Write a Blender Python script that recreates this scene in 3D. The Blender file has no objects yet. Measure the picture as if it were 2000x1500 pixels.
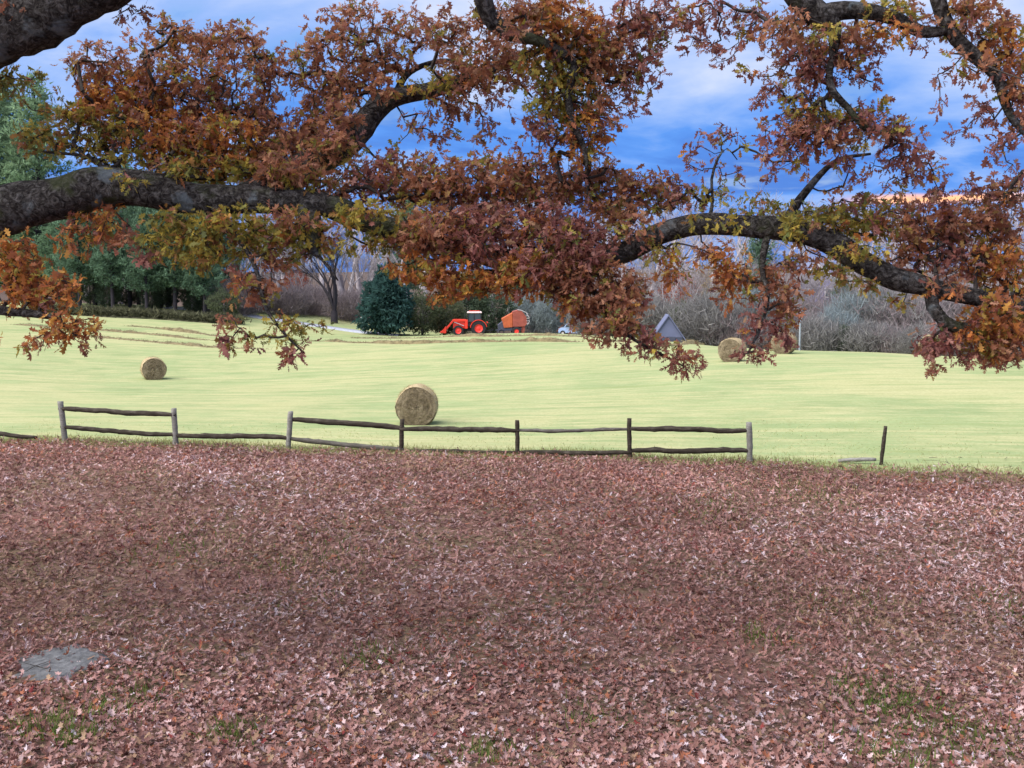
import bpy, math, random
import numpy as np
from mathutils import Vector, Matrix

random.seed(7)
rng = np.random.default_rng(11)
SC = bpy.context.scene
COL = SC.collection

# ------------------------------------------------------------------ camera
CAM_Z = 4.7
F_PX = 2000.0                       # focal length in pixels of the 2000 px wide photograph
PITCH = math.atan(190.0 / F_PX)     # the horizon lies 190 px above the middle
cam = bpy.data.cameras.new('camera')
cam.sensor_width = 36.0
cam.lens = 36.0
cam.clip_start = 0.1
cam.clip_end = 6000.0
camo = bpy.data.objects.new('camera', cam)
COL.objects.link(camo)
camo.location = (0, 0, CAM_Z)
camo.rotation_euler = (math.pi / 2 - PITCH, 0, 0)
SC.camera = camo
SC.render.resolution_x, SC.render.resolution_y = 1024, 768

# ------------------------------------------------------------------ exposure
EXPOSURE = 1.45
SC.view_settings.view_transform = 'Standard'
SC.view_settings.look = 'None'
SC.view_settings.gamma = 1.0
SC.view_settings.use_curve_mapping = False
SC.view_settings.exposure = EXPOSURE
SC.render.engine = 'CYCLES'
SC.cycles.max_bounces = 5
SC.cycles.diffuse_bounces = 3
SC.cycles.transmission_bounces = 4
SC.cycles.transparent_max_bounces = 6

# ------------------------------------------------------------------ sun
SUN_EL = math.radians(50)
SUN_AZ = math.radians(-118)          # measured from +Y (the view direction), negative = left
sd = Vector((math.cos(SUN_EL) * math.sin(SUN_AZ), math.cos(SUN_EL) * math.cos(SUN_AZ), math.sin(SUN_EL)))
sun = bpy.data.lights.new('sun', 'SUN')
sun.energy = 2.9
sun.angle = math.radians(80)
sun.color = (1.0, 0.95, 0.86)
suno = bpy.data.objects.new('sun', sun)
COL.objects.link(suno)
suno.location = sd * 60
suno.rotation_euler = (-sd).to_track_quat('-Z', 'Y').to_euler()


# ------------------------------------------------------------------ node helpers
class NT:
    def __init__(self, tree):
        self.t = tree
        self.n = tree.nodes
        self.l = tree.links

    def node(self, typ, props=None, **inp):
        nd = self.n.new(typ)
        for k, v in (props or {}).items():
            setattr(nd, k, v)
        for k, v in inp.items():
            self.set(nd, k, v)
        return nd

    def set(self, nd, k, v):
        k = k.replace('_', ' ') if isinstance(k, str) else k
        if isinstance(k, str) and k not in nd.inputs and k[:1] == 'i' and k[1:].isdigit():
            k = int(k[1:])
        s = nd.inputs[k]
        if isinstance(v, bpy.types.NodeSocket):
            self.l.new(v, s)
        else:
            if isinstance(v, (tuple, list)) and len(v) == 3 and s.type == 'RGBA':
                v = (*v, 1)
            s.default_value = v

    def math(self, op, a, b=0.0, c=None, clamp=False):
        nd = self.node('ShaderNodeMath', {'operation': op, 'use_clamp': clamp}, i0=a, i1=b)
        if c is not None:
            self.set(nd, 'i2', c)
        return nd.outputs[0]

    def ramp(self, fac, stops, interp='LINEAR'):
        nd = self.node('ShaderNodeValToRGB', None, Fac=fac)
        cr = nd.color_ramp
        cr.interpolation = interp
        while len(cr.elements) < len(stops):
            cr.elements.new(0.5)
        for e, (p, c) in zip(cr.elements, stops):
            e.position = p
            e.color = (*c, 1) if len(c) == 3 else c
        return nd.outputs['Color']

    def noise(self, vec, scale, detail=4, rough=0.55, dist=0.0):
        nd = self.node('ShaderNodeTexNoise', None, Scale=scale, Detail=detail, Roughness=rough, Distortion=dist)
        if vec is not None:
            self.l.new(vec, nd.inputs['Vector'])
        return nd.outputs['Fac']

    def mix(self, fac, a, b, blend='MIX'):
        nd = self.n.new('ShaderNodeMix')
        nd.data_type = 'RGBA'
        nd.blend_type = blend
        for k, v in ((0, fac), (6, a), (7, b)):
            if isinstance(v, bpy.types.NodeSocket):
                self.l.new(v, nd.inputs[k])
            else:
                nd.inputs[k].default_value = (*v, 1) if isinstance(v, (tuple, list)) and len(v) == 3 else v
        return nd.outputs[2]

    def remap(self, v, a, b, c=0.0, d=1.0):
        nd = self.node('ShaderNodeMapRange', {'clamp': True, 'interpolation_type': 'SMOOTHSTEP'}, i0=v, i1=a, i2=b, i3=c, i4=d)
        return nd.outputs[0]


# ------------------------------------------------------------------ world: sky with broken cloud
W = bpy.data.worlds.new('World')
SC.world = W
W.use_nodes = True
wn = NT(W.node_tree)
W.node_tree.nodes.clear()
sky = wn.node('ShaderNodeTexSky', {'sky_type': 'NISHITA', 'sun_disc': False, 'sun_elevation': SUN_EL,
                                  'sun_rotation': SUN_AZ, 'air_density': 1.6, 'dust_density': 0.2, 'ozone_density': 3.0})
tc = wn.node('ShaderNodeTexCoord')
sep = wn.node('ShaderNodeSeparateXYZ', None, Vector=tc.outputs['Generated'])
dx, dy, dz = sep.outputs
zz = wn.math('MAXIMUM', dz, 0.0)
den = wn.math('ADD', zz, 0.24)
px_ = wn.math('DIVIDE', dx, den)
py_ = wn.math('DIVIDE', dy, den)
cv = wn.node('ShaderNodeCombineXYZ', None, X=px_, Y=wn.math('MULTIPLY', py_, 1.15), Z=0.35).outputs[0]
n1 = wn.noise(cv, 2.0, 5, 0.5, 0.6)
n2 = wn.noise(cv, 5.0, 7, 0.58, 0.4)
cn = wn.math('ADD', wn.math('MULTIPLY', n1, 0.72), wn.math('MULTIPLY', n2, 0.28))
# cloud: slate blue in its shaded bases low over the horizon, pale where it is thin and high
lift = wn.remap(zz, 0.07, 0.30, -0.13, 0.27)
cn = wn.math('ADD', wn.math('MULTIPLY', wn.math('SUBTRACT', cn, 0.5), 1.5), 0.5)
cl = wn.math('ADD', cn, lift)
cloud = wn.ramp(cl, [(0.30, (0.022, 0.082, 0.285)), (0.42, (0.036, 0.118, 0.345)), (0.52, (0.090, 0.165, 0.36)),
                     (0.62, (0.135, 0.20, 0.365)), (0.86, (0.26, 0.29, 0.385))])
# the thin gap of sunset light under the cloud bank
az = wn.math('ARCTAN2', dx, dy)
gnoise = wn.noise(wn.node('ShaderNodeCombineXYZ', None, X=wn.math('MULTIPLY', az, 9.0), Y=wn.math('MULTIPLY', dz, 60.0), Z=1.7).outputs[0], 1.0, 3, 0.5, 0.2)
gz = wn.math('ADD', dz, wn.math('MULTIPLY', wn.math('SUBTRACT', gnoise, 0.5), 0.012))
band = wn.math('MULTIPLY', wn.remap(gz, 0.073, 0.077), wn.remap(gz, 0.083, 0.079))
band = wn.math('MULTIPLY', band, wn.math('MULTIPLY', wn.remap(az, 0.29, 0.36), wn.remap(az, 0.50, 0.42)))
cloud = wn.mix(band, cloud, (0.60, 0.27, 0.13))
bg1 = wn.node('ShaderNodeBackground', None, Color=sky.outputs[0], Strength=0.06)
bg2 = wn.node('ShaderNodeBackground', None, Color=cloud, Strength=1.0)
mx = wn.node('ShaderNodeMixShader', None)
wn.l.new(wn.remap(cn, 0.30, 0.40, 0.72, 0.95), mx.inputs[0])
wn.l.new(bg1.outputs[0], mx.inputs[1])
wn.l.new(bg2.outputs[0], mx.inputs[2])
wo = wn.node('ShaderNodeOutputWorld')
wn.l.new(mx.outputs[0], wo.inputs['Surface'])


# ------------------------------------------------------------------ geometry helpers
CA, SA = math.cos(PITCH), math.sin(PITCH)


def P(u, v, t):
    """Point seen at photo pixel (u, v), t metres in front of the camera."""
    xc, yc = (u - 1000.0) / F_PX, -(v - 750.0) / F_PX
    return np.array((xc * t, (CA + yc * SA) * t, CAM_Z + (-SA + yc * CA) * t))


def vnoise(p, scale, seed=0):
    """cheap smooth noise made of sines, -1..1, p (n,3)"""
    r = np.random.default_rng(1000 + seed)
    out = np.zeros(len(p))
    for k in range(6):
        d = r.normal(size=3)
        d *= (0.6 + 0.25 * k) / np.linalg.norm(d)
        out += np.sin(p @ d * scale * 2.2 + r.uniform(0, 6.28))
    return out / 4.2


def smooth(x, a, b):
    x = np.clip((x - a) / (b - a), 0, 1)
    return x * x * (3 - 2 * x)


def make_mesh(name, V, T, mats=None, smooth_=False, col=None, mi=None):
    V = np.asarray(V, dtype=np.float32).reshape(-1, 3)
    T = np.asarray(T, dtype=np.int32).reshape(len(T), -1)
    k = T.shape[1]
    me = bpy.data.meshes.new(name)
    me.vertices.add(len(V))
    me.vertices.foreach_set('co', V.ravel())
    me.loops.add(T.size)
    me.loops.foreach_set('vertex_index', T.ravel())
    me.polygons.add(len(T))
    me.polygons.foreach_set('loop_start', np.arange(0, T.size, k, dtype=np.int32))
    if mi is not None:
        me.polygons.foreach_set('material_index', np.asarray(mi, dtype=np.int32))
    for m in (mats if isinstance(mats, (list, tuple)) else [mats]):
        if m:
            me.materials.append(m)
    if col is not None:
        a = me.color_attributes.new('tint', 'FLOAT_COLOR', 'POINT')
        c = np.ones((len(V), 4), dtype=np.float32)
        c[:, :3] = col
        a.data.foreach_set('color', c.ravel())
    me.update(calc_edges=True)
    if smooth_:
        me.polygons.foreach_set('use_smooth', np.ones(len(T), dtype=bool))
    return me


def link(name, me, parent=None, loc=(0, 0, 0), label=None, cat=None, group=None, kind=None):
    o = bpy.data.objects.new(name, me)
    COL.objects.link(o)
    o.location = loc
    if parent:
        o.parent = parent
    tag(o, label, cat, group, kind)
    return o


def tag(o, label=None, cat=None, group=None, kind=None):
    for k, v in (('label', label), ('category', cat), ('group', group), ('kind', kind)):
        if v:
            o[k] = v
    return o


def empty(name, loc, label, cat, group=None, rz=0.0):
    o = link(name, None, None, tuple(loc), label, cat, group)
    o.rotation_euler = (0, 0, rz)
    o.empty_display_size = 0.2
    return o


class MB:
    """collects shapes into one mesh (tris and quads as ngon lists)"""
    def __init__(self):
        self.v, self.f = [], []

    def add(self, v, f):
        n = len(self.v)
        self.v += [tuple(map(float, p)) for p in v]
        self.f += [tuple(int(i) + n for i in q) for q in f]
        return self

    def box(self, c, s, rz=0, taper=1.0, ry=0):
        x, y, z = (k / 2 for k in s)
        pts = [(-x, -y, -z), (x, -y, -z), (x, y, -z), (-x, y, -z)]
        pts += [(px * taper, py * taper, z) for px, py, _ in pts]
        M = Matrix.Translation(c) @ Matrix.Rotation(rz, 4, 'Z') @ Matrix.Rotation(ry, 4, 'Y')
        return self.add([M @ Vector(p) for p in pts],
                        [(3, 2, 1, 0), (4, 5, 6, 7), (0, 1, 5, 4), (1, 2, 6, 5), (2, 3, 7, 6), (3, 0, 4, 7)])

    def prism(self, prof, w, y0=0.0):
        """profile in x,z extruded along y, w wide and centred on y0"""
        n = len(prof)
        v = [(x, y0 - w / 2, z) for x, z in prof] + [(x, y0 + w / 2, z) for x, z in prof]
        f = [tuple(range(n)), tuple(range(2 * n - 1, n - 1, -1))]
        f += [(i, i + n, (i + 1) % n + n, (i + 1) % n) for i in range(n)]
        return self.add(v, f)

    def lathe(self, prof, c=(0, 0, 0), seg=24, axis='Y'):
        """profile of (radius, along)"""
        v, f = [], []
        for r, a in prof:
            for k in range(seg):
                t = 2 * math.pi * k / seg
                p = (r * math.cos(t), a, r * math.sin(t)) if axis == 'Y' else (r * math.cos(t), r * math.sin(t), a)
                v.append((p[0] + c[0], p[1] + c[1], p[2] + c[2]))
        for i in range(len(prof) - 1):
            for k in range(seg):
                k2 = (k + 1) % seg
                f.append((i * seg + k, i * seg + k2, (i + 1) * seg + k2, (i + 1) * seg + k))
        return self.add(v, f)

    def tube(self, path, rad, sides=8):
        V, T = tube_np(np.array(path, float), np.array(rad, float), sides)
        return self.add(V, T)

    def build(self, name, m, parent=None, loc=(0, 0, 0), bevel=0.0, smooth_=False, **kw):
        me = bpy.data.meshes.new(name)
        me.from_pydata(self.v, [], self.f)
        me.materials.append(m)
        me.update()
        if smooth_:
            me.polygons.foreach_set('use_smooth', np.ones(len(me.polygons), dtype=bool))
        o = link(name, me, parent, loc, **kw)
        if bevel:
            b = o.modifiers.new('bevel', 'BEVEL')
            b.width = bevel
            b.segments = 2
            b.limit_method = 'ANGLE'
        return o


def tube_np(path, rad, sides=8, bump=0.0, seed=0, cap=True):
    n = len(path)
    d = np.gradient(path, axis=0)
    d /= np.linalg.norm(d, axis=1)[:, None] + 1e-9
    ref = np.array((0.0, 0.0, 1.0)) if abs(d[:, 2]).mean() < 0.75 else np.array((1.0, 0.0, 0.0))
    a = np.cross(d, ref)
    a /= np.linalg.norm(a, axis=1)[:, None] + 1e-9
    b = np.cross(a, d)
    th = np.arange(sides) * 2 * math.pi / sides
    V = path[:, None, :] + rad[:, None, None] * (np.cos(th)[None, :, None] * a[:, None, :] + np.sin(th)[None, :, None] * b[:, None, :])
    if bump:
        off = V - path[:, None, :]
        q = V.reshape(-1, 3)
        s = 1 + bump * (vnoise(q, 2.3, seed) * 0.6 + vnoise(q, 7.0, seed + 1) * 0.4).reshape(n, sides)
        V = path[:, None, :] + off * s[:, :, None]
    V = V.reshape(-1, 3)
    i = np.arange(n - 1)[:, None] * sides
    k = np.arange(sides)[None, :]
    k2 = (k + 1) % sides
    q = np.stack([i + k, i + k2, i + sides + k2, i + sides + k], -1).reshape(-1, 4)
    T = np.concatenate([q[:, [0, 1, 2]], q[:, [0, 2, 3]]])
    if cap:
        V = np.vstack([V, path[:1], path[-1:]])
        c0, c1 = len(V) - 2, len(V) - 1
        ks = np.arange(sides)
        e = (n - 1) * sides
        T = np.vstack([T, np.stack([(ks + 1) % sides, ks, np.full(sides, c0)], -1),
                       np.stack([e + ks, e + (ks + 1) % sides, np.full(sides, c1)], -1)])
    return V, T


def segs_np(P0, P1, R0, R1, sides=3):
    """many straight tapered sticks at once"""
    d = P1 - P0
    d /= np.linalg.norm(d, axis=1)[:, None] + 1e-9
    ref = np.where(np.abs(d[:, 2:3]) < 0.8, np.array([[0, 0, 1.0]]), np.array([[1.0, 0, 0]]))
    a = np.cross(d, ref)
    a /= np.linalg.norm(a, axis=1)[:, None] + 1e-9
    b = np.cross(a, d)
    th = np.arange(sides) * 2 * math.pi / sides
    ring = np.cos(th)[None, :, None] * a[:, None, :] + np.sin(th)[None, :, None] * b[:, None, :]
    V = np.concatenate([P0[:, None, :] + ring * R0[:, None, None], P1[:, None, :] + ring * R1[:, None, None]], 1)
    base = np.arange(len(P0))[:, None, None] * 2 * sides
    k = np.arange(sides)
    k2 = (k + 1) % sides
    f = np.concatenate([np.stack([k, k2, k2 + sides], -1), np.stack([k, k2 + sides, k + sides], -1)])
    return V.reshape(-1, 3), (base + f[None]).reshape(-1, 3)


def resample(pts, step):
    """Catmull-Rom through pts (n,4: xyz + radius)"""
    pts = np.asarray(pts, float)
    q = np.vstack([2 * pts[0] - pts[1], pts, 2 * pts[-1] - pts[-2]])
    out = []
    for i in range(1, len(q) - 2):
        m = max(2, int(np.linalg.norm(q[i + 1, :3] - q[i, :3]) / step))
        t = np.linspace(0, 1, m, endpoint=False)[:, None]
        a, b, c, d = q[i - 1], q[i], q[i + 1], q[i + 2]
        out.append(0.5 * (2 * b + (c - a) * t + (2 * a - 5 * b + 4 * c - d) * t * t + (3 * b - a - 3 * c + d) * t ** 3))
    out.append(pts[-1:])
    return np.vstack(out)


# ------------------------------------------------------------------ materials
def new_mat(name):
    m = bpy.data.materials.new(name)
    m.use_nodes = True
    m.node_tree.nodes.clear()
    return m, NT(m.node_tree)


def finish(t, col, rough=0.8, bump=None, bstr=0.3, bdist=0.02, spec=0.25, metal=0.0, transl=0.0):
    p = t.node('ShaderNodeBsdfPrincipled')
    t.set(p, 'Base Color', col)
    t.set(p, 'Roughness', rough)
    t.set(p, 'Specular IOR Level', spec)
    t.set(p, 'Metallic', metal)
    if bump is not None:
        b = t.node('ShaderNodeBump', None, Strength=bstr, Distance=bdist, Height=bump)
        t.l.new(b.outputs[0], p.inputs['Normal'])
    sh = p.outputs[0]
    if transl:
        tr = t.node('ShaderNodeBsdfTranslucent')
        t.set(tr, 'Color', col)
        ms = t.node('ShaderNodeMixShader', None)
        ms.inputs[0].default_value = transl
        t.l.new(sh, ms.inputs[1])
        t.l.new(tr.outputs[0], ms.inputs[2])
        sh = ms.outputs[0]
    o = t.node('ShaderNodeOutputMaterial')
    t.l.new(sh, o.inputs['Surface'])


def coords(t, scale=(1, 1, 1), obj=True):
    c = t.node('ShaderNodeTexCoord')
    mp = t.node('ShaderNodeMapping')
    mp.inputs['Scale'].default_value = scale
    t.l.new(c.outputs['Object' if obj else 'Generated'], mp.inputs['Vector'])
    return mp.outputs[0]


def simple(name, col, rough=0.6, var=0.25, scale=6.0, spec=0.3, metal=0.0, bump=0.15, dist=0.01):
    m, t = new_mat(name)
    c = coords(t)
    n = t.noise(c, scale, 5, 0.6)
    lo = tuple(k * (1 - var) for k in col)
    hi = tuple(min(1, k * (1 + var)) for k in col)
    finish(t, t.ramp(n, [(0.3, lo), (0.7, hi)]), rough, n if bump else None, bump, dist, spec, metal)
    return m


def tint_mat(name, transl=0.3, rough=0.6, spec=0.25, var=0.0):
    m, t = new_mat(name)
    a = t.node('ShaderNodeAttribute', {'attribute_name': 'tint'})
    c = a.outputs['Color']
    finish(t, c, rough, spec=spec, transl=transl)
    return m


def field_mat():
    m, t = new_mat('mown_hay_field')
    c = coords(t)
    broad = t.noise(c, 0.075, 5, 0.6, 0.8)
    mid = t.noise(c, 0.32, 5, 0.62, 0.2)
    streak = t.noise(coords(t, (0.10, 1.1, 1.0)), 1.0, 5, 0.6, 0.6)
    streak2 = t.noise(coords(t, (0.35, 3.2, 1.0)), 1.0, 4, 0.65, 0.3)
    fine = t.noise(c, 9.0, 4, 0.7)
    green = t.ramp(mid, [(0.25, (0.185, 0.245, 0.115)), (0.75, (0.295, 0.345, 0.172))])
    tan = t.ramp(streak2, [(0.3, (0.325, 0.33, 0.165)), (0.7, (0.42, 0.395, 0.225))])
    f = t.math('ADD', t.math('MULTIPLY', broad, 0.8), t.math('MULTIPLY', streak, 0.65))
    f = t.math('ADD', f, t.math('MULTIPLY', streak2, 0.35))
    blot = t.noise(coords(t, (0.8, 1.5, 1.0)), 0.9, 4, 0.65, 0.5)
    f = t.math('ADD', f, t.math('MULTIPLY', t.math('SUBTRACT', blot, 0.5), 0.5))
    col = t.mix(t.remap(f, 0.74, 1.06), green, tan)
    col = t.mix(t.remap(fine, 0.25, 0.75, 0.0, 0.45), col, (0.18, 0.20, 0.075), 'MIX')
    dark = t.remap(streak, 0.42, 0.30, 0.0, 0.55)
    col = t.mix(dark, col, (0.22, 0.25, 0.10))
    # beyond the drive the ground is woodland floor
    sp_ = t.node('ShaderNodeSeparateXYZ', None, Vector=coords(t))
    edge = t.math('ADD', sp_.outputs[1], t.math('MULTIPLY', t.math('SUBTRACT', mid, 0.5), 9.0))
    edge = t.math('ADD', edge, t.math('MULTIPLY', sp_.outputs[0], 0.42))
    floor_c = t.ramp(fine, [(0.3, (0.06, 0.045, 0.036)), (0.7, (0.14, 0.10, 0.085))])
    col = t.mix(t.remap(edge, 116.0, 124.0), col, floor_c)
    h = t.math('ADD', t.math('MULTIPLY', fine, 0.4), t.math('MULTIPLY', streak2, 0.6))
    finish(t, col, 0.95, h, 0.5, 0.08, 0.05)
    return m


def lawn_mat():
    m, t = new_mat('lawn_soil')
    c = coords(t)
    a = t.noise(c, 0.5, 4, 0.6)
    b = t.noise(c, 14.0, 5, 0.7)
    col = t.mix(t.remap(a, 0.4, 0.6), t.ramp(b, [(0.3, (0.105, 0.058, 0.045)), (0.7, (0.225, 0.135, 0.11))]),
                t.ramp(b, [(0.3, (0.09, 0.062, 0.040)), (0.7, (0.185, 0.135, 0.088))]))
    finish(t, col, 0.95, b, 0.8, 0.03, 0.05)
    return m


def bark_mat():
    m, t = new_mat('oak_bark')
    c = coords(t)
    ridges = t.noise(c, 11.0, 7, 0.74, 1.4)
    v = t.node('ShaderNodeTexVoronoi', {'feature': 'DISTANCE_TO_EDGE'}, Scale=13.0)
    t.l.new(coords(t, (0.55, 1.0, 1.0)), v.inputs['Vector'])
    lich = t.noise(c, 2.1, 4, 0.6, 0.3)
    moss = t.noise(c, 1.3, 4, 0.65)
    col = t.ramp(ridges, [(0.38, (0.018, 0.015, 0.015)), (0.5, (0.066, 0.058, 0.054)), (0.66, (0.21, 0.195, 0.19))])
    col = t.mix(t.remap(lich, 0.58, 0.70, 0.0, 0.65), col, (0.24, 0.28, 0.31))
    col = t.mix(t.remap(moss, 0.55, 0.68, 0.0, 0.6), col, (0.085, 0.10, 0.045))
    h = t.math('ADD', ridges, t.math('MULTIPLY', v.outputs['Distance'], 0.8))
    finish(t, col, 0.95, h, 1.0, 0.08, 0.05)
    return m


def wood_mat(name, lo, mid, hi):
    m, t = new_mat(name)
    g = t.noise(coords(t, (1.2, 14.0, 14.0)), 2.0, 6, 0.65, 0.4)
    n = t.noise(coords(t), 4.0, 4, 0.6)
    f = t.math('ADD', t.math('MULTIPLY', g, 0.6), t.math('MULTIPLY', n, 0.4))
    finish(t, t.ramp(f, [(0.3, lo), (0.5, mid), (0.7, hi)]), 0.9, g, 0.7, 0.015, 0.12)
    return m


def hay_mat(name, face=False):
    m, t = new_mat(name)
    c = coords(t)
    n = t.noise(c, 2.6, 5, 0.65, 0.5)
    if face:
        s = coords(t)
        s.node.inputs['Location'].default_value = (0, 0, -0.63)
        wv = t.node('ShaderNodeTexWave', {'wave_type': 'RINGS', 'rings_direction': 'Y'}, Scale=2.3, Distortion=9.0, Detail=4.0)
        wv.inputs['Detail Scale'].default_value = 2.2
        t.l.new(s, wv.inputs['Vector'])
        f = t.math('ADD', t.math('MULTIPLY', wv.outputs['Fac'], 0.09), t.math('MULTIPLY', n, 0.91))
        fine = t.noise(c, 26.0, 4, 0.7)
        f = t.math('ADD', f, t.math('MULTIPLY', t.math('SUBTRACT', fine, 0.5), 0.45))
        col = t.ramp(f, [(0.30, (0.085, 0.066, 0.042)), (0.5, (0.18, 0.14, 0.092)), (0.72, (0.30, 0.245, 0.165))])
        finish(t, col, 0.95, f, 0.9, 0.05, 0.08)
    else:
        st = t.noise(coords(t, (30.0, 2.0, 30.0)), 1.0, 4, 0.7)
        f = t.math('ADD', t.math('MULTIPLY', st, 0.5), t.math('MULTIPLY', n, 0.5))
        col = t.ramp(f, [(0.28, (0.20, 0.145, 0.08)), (0.5, (0.36, 0.28, 0.165)), (0.72, (0.50, 0.42, 0.27))])
        finish(t, col, 0.95, f, 0.8, 0.04, 0.08)
    return m


M = {
    'field': field_mat(), 'lawn': lawn_mat(), 'bark': bark_mat(),
    'leaf': tint_mat('oak_leaf', 0.45, 0.55, 0.3),
    'litter': tint_mat('fallen_leaf', 0.12, 0.7, 0.3),
    'twig': simple('oak_twig', (0.045, 0.036, 0.032), 0.9, 0.4, 9.0),
    'grey_wood': wood_mat('weathered_grey_wood', (0.10, 0.095, 0.085), (0.19, 0.18, 0.165), (0.31, 0.30, 0.285)),
    'mid_wood': wood_mat('brown_grey_wood', (0.05, 0.044, 0.036), (0.10, 0.09, 0.078), (0.20, 0.185, 0.165)),
    'dark_wood': wood_mat('dark_wet_wood', (0.018, 0.014, 0.011), (0.045, 0.036, 0.028), (0.12, 0.105, 0.085)),
    'hay_side': hay_mat('hay_bale_side'), 'hay_face': hay_mat('hay_bale_face', True),
    'straw': simple('loose_straw', (0.33, 0.26, 0.14), 0.9, 0.35, 20.0),
    'grass': tint_mat('grass_blade', 0.5, 0.7, 0.2),
    'foliage': tint_mat('far_foliage', 0.5, 0.8, 0.1),
    'far_bark': simple('far_bark', (0.22, 0.195, 0.205), 0.95, 0.35, 2.0),
    'hazed_bark': simple('hazed_far_bark', (0.34, 0.305, 0.325), 0.95, 0.3, 1.5),  # bark lightened to lavender grey, distance haze put into the colour
    'dark_bark': simple('dark_far_bark', (0.035, 0.03, 0.038), 0.95, 0.3, 2.0),
    'gravel': simple('pale_gravel', (0.30, 0.315, 0.37), 0.95, 0.18, 5.0),
    'stone': simple('grey_stone', (0.15, 0.15, 0.155), 1.0, 0.42, 11.0, spec=0.0, bump=1.0, dist=0.03),
    'red': simple('orange_red_paint', (0.80, 0.045, 0.022), 0.4, 0.12, 3.0, 0.5),
    'rim': simple('orange_red_rim', (0.85, 0.05, 0.035), 0.4, 0.08, 3.0, 0.5),
    'rubber': simple('tyre_rubber', (0.025, 0.025, 0.028), 0.85, 0.3, 8.0),
    'black': simple('black_machine', (0.02, 0.022, 0.03), 0.6, 0.3, 5.0),
    'roof_white': simple('cab_roof_paint', (0.75, 0.58, 0.58), 0.4, 0.08, 2.0, 0.5),
    'glass': simple('cab_glass', (0.035, 0.06, 0.085), 0.12, 0.2, 1.0, 0.7, bump=0),
    'rust': simple('faded_red_sheet', (0.30, 0.075, 0.055), 0.6, 0.22, 2.5, 0.3),
    'orange': simple('orange_sheet', (0.46, 0.105, 0.04), 0.55, 0.18, 2.5, 0.3),
    'slate': simple('baler_frame', (0.06, 0.065, 0.10), 0.7, 0.25, 3.0),
    'steel': simple('pale_steel', (0.45, 0.42, 0.44), 0.5, 0.2, 3.0),
    'slate_steel': simple('dull_galvanised_steel', (0.26, 0.29, 0.33), 0.6, 0.2, 3.0),
    'car': simple('pale_blue_car_paint', (0.30, 0.42, 0.68), 0.3, 0.06, 1.0, 0.6, bump=0),
    'blue_roof': simple('blue_grey_sheet_roof', (0.12, 0.132, 0.22), 0.6, 0.08, 1.2),
    'purple_roof': simple('slate_purple_roof', (0.17, 0.16, 0.27), 0.8, 0.15, 2.0),
    'white_paint': simple('white_paint', (0.78, 0.78, 0.80), 0.6, 0.06, 2.0),
    'weed': simple('weedy_bank', (0.10, 0.095, 0.055), 0.95, 0.5, 1.3, bump=0.8, dist=0.1),
    'windrow': simple('raked_hay', (0.155, 0.125, 0.065), 0.95, 0.45, 2.4, bump=0.9, dist=0.08),
}

# ------------------------------------------------------------------ terrain
FENCE = [(-105, 864, 28.4), (125, 862, 28.2), (343, 871, 28.0), (566, 876, 27.8), (785, 882, 27.6), (1010, 889, 27.3),
         (1229, 895, 27.0), (1463, 904, 26.8), (1723, 908, 26.4), (2020, 912, 26.2)]
ctrl = [P(*f) for f in FENCE]
ctrl += [P(815, 827, 34), P(300, 741, 59), P(1430, 705, 55), P(1531, 690, 61), P(1813, 694, 62), P(1928, 711, 52)]
ctrl += [P(1300, 665, 84), P(1700, 689, 68), P(2000, 705, 60), P(2300, 722, 56), P(1100, 652, 100), P(920, 653, 105), P(780, 659, 102),
         P(600, 655, 102), P(400, 637, 101), P(130, 617, 105), P(-150, 602, 108), P(1000, 742, 52), P(600, 752, 54), P(0, 742, 55)]
ctrl += [np.array(q, float) for q in (
    (-9, 10, 0.05), (0, 10, 0), (9, 10, -0.05), (-9, 19, 0.15), (0, 19, 0.0), (9, 19, -0.15), (-25, 15, 0.3), (25, 15, -0.5),
    (0, 0, 3.05), (-12, 0, 3.0), (12, 0, 2.9), (0, -8, 3.6), (-20, -8, 3.6), (20, -8, 3.4), (-45, 30, 0.6), (45, 30, -0.4),
    (22, 86, -1.6), (40, 86, -1.6), (60, 80, -1.4), (5, 122, -0.9), (-6, 120, -0.9), (20, 118, -2.0), (50, 118, -2.2), (-20, 128, 0.6), (-40, 128, 2.4),
    (-75, 130, 3.2), (-80, 70, 1.2), (80, 50, 0.2))]
ctrl = np.array(ctrl)


def tps_k(r2):
    return np.where(r2 > 1e-9, 0.5 * r2 * np.log(r2 + 1e-12), 0.0)


_n = len(ctrl)
_A = np.zeros((_n + 3, _n + 3))
_d2 = ((ctrl[:, None, :2] - ctrl[None, :, :2]) ** 2).sum(-1)
_A[:_n, :_n] = tps_k(_d2) + np.eye(_n) * 2.0
_A[:_n, _n:] = np.c_[np.ones(_n), ctrl[:, :2]]
_A[_n:, :_n] = _A[:_n, _n:].T
_w = np.linalg.solve(_A, np.r_[ctrl[:, 2], 0, 0, 0])


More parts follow.
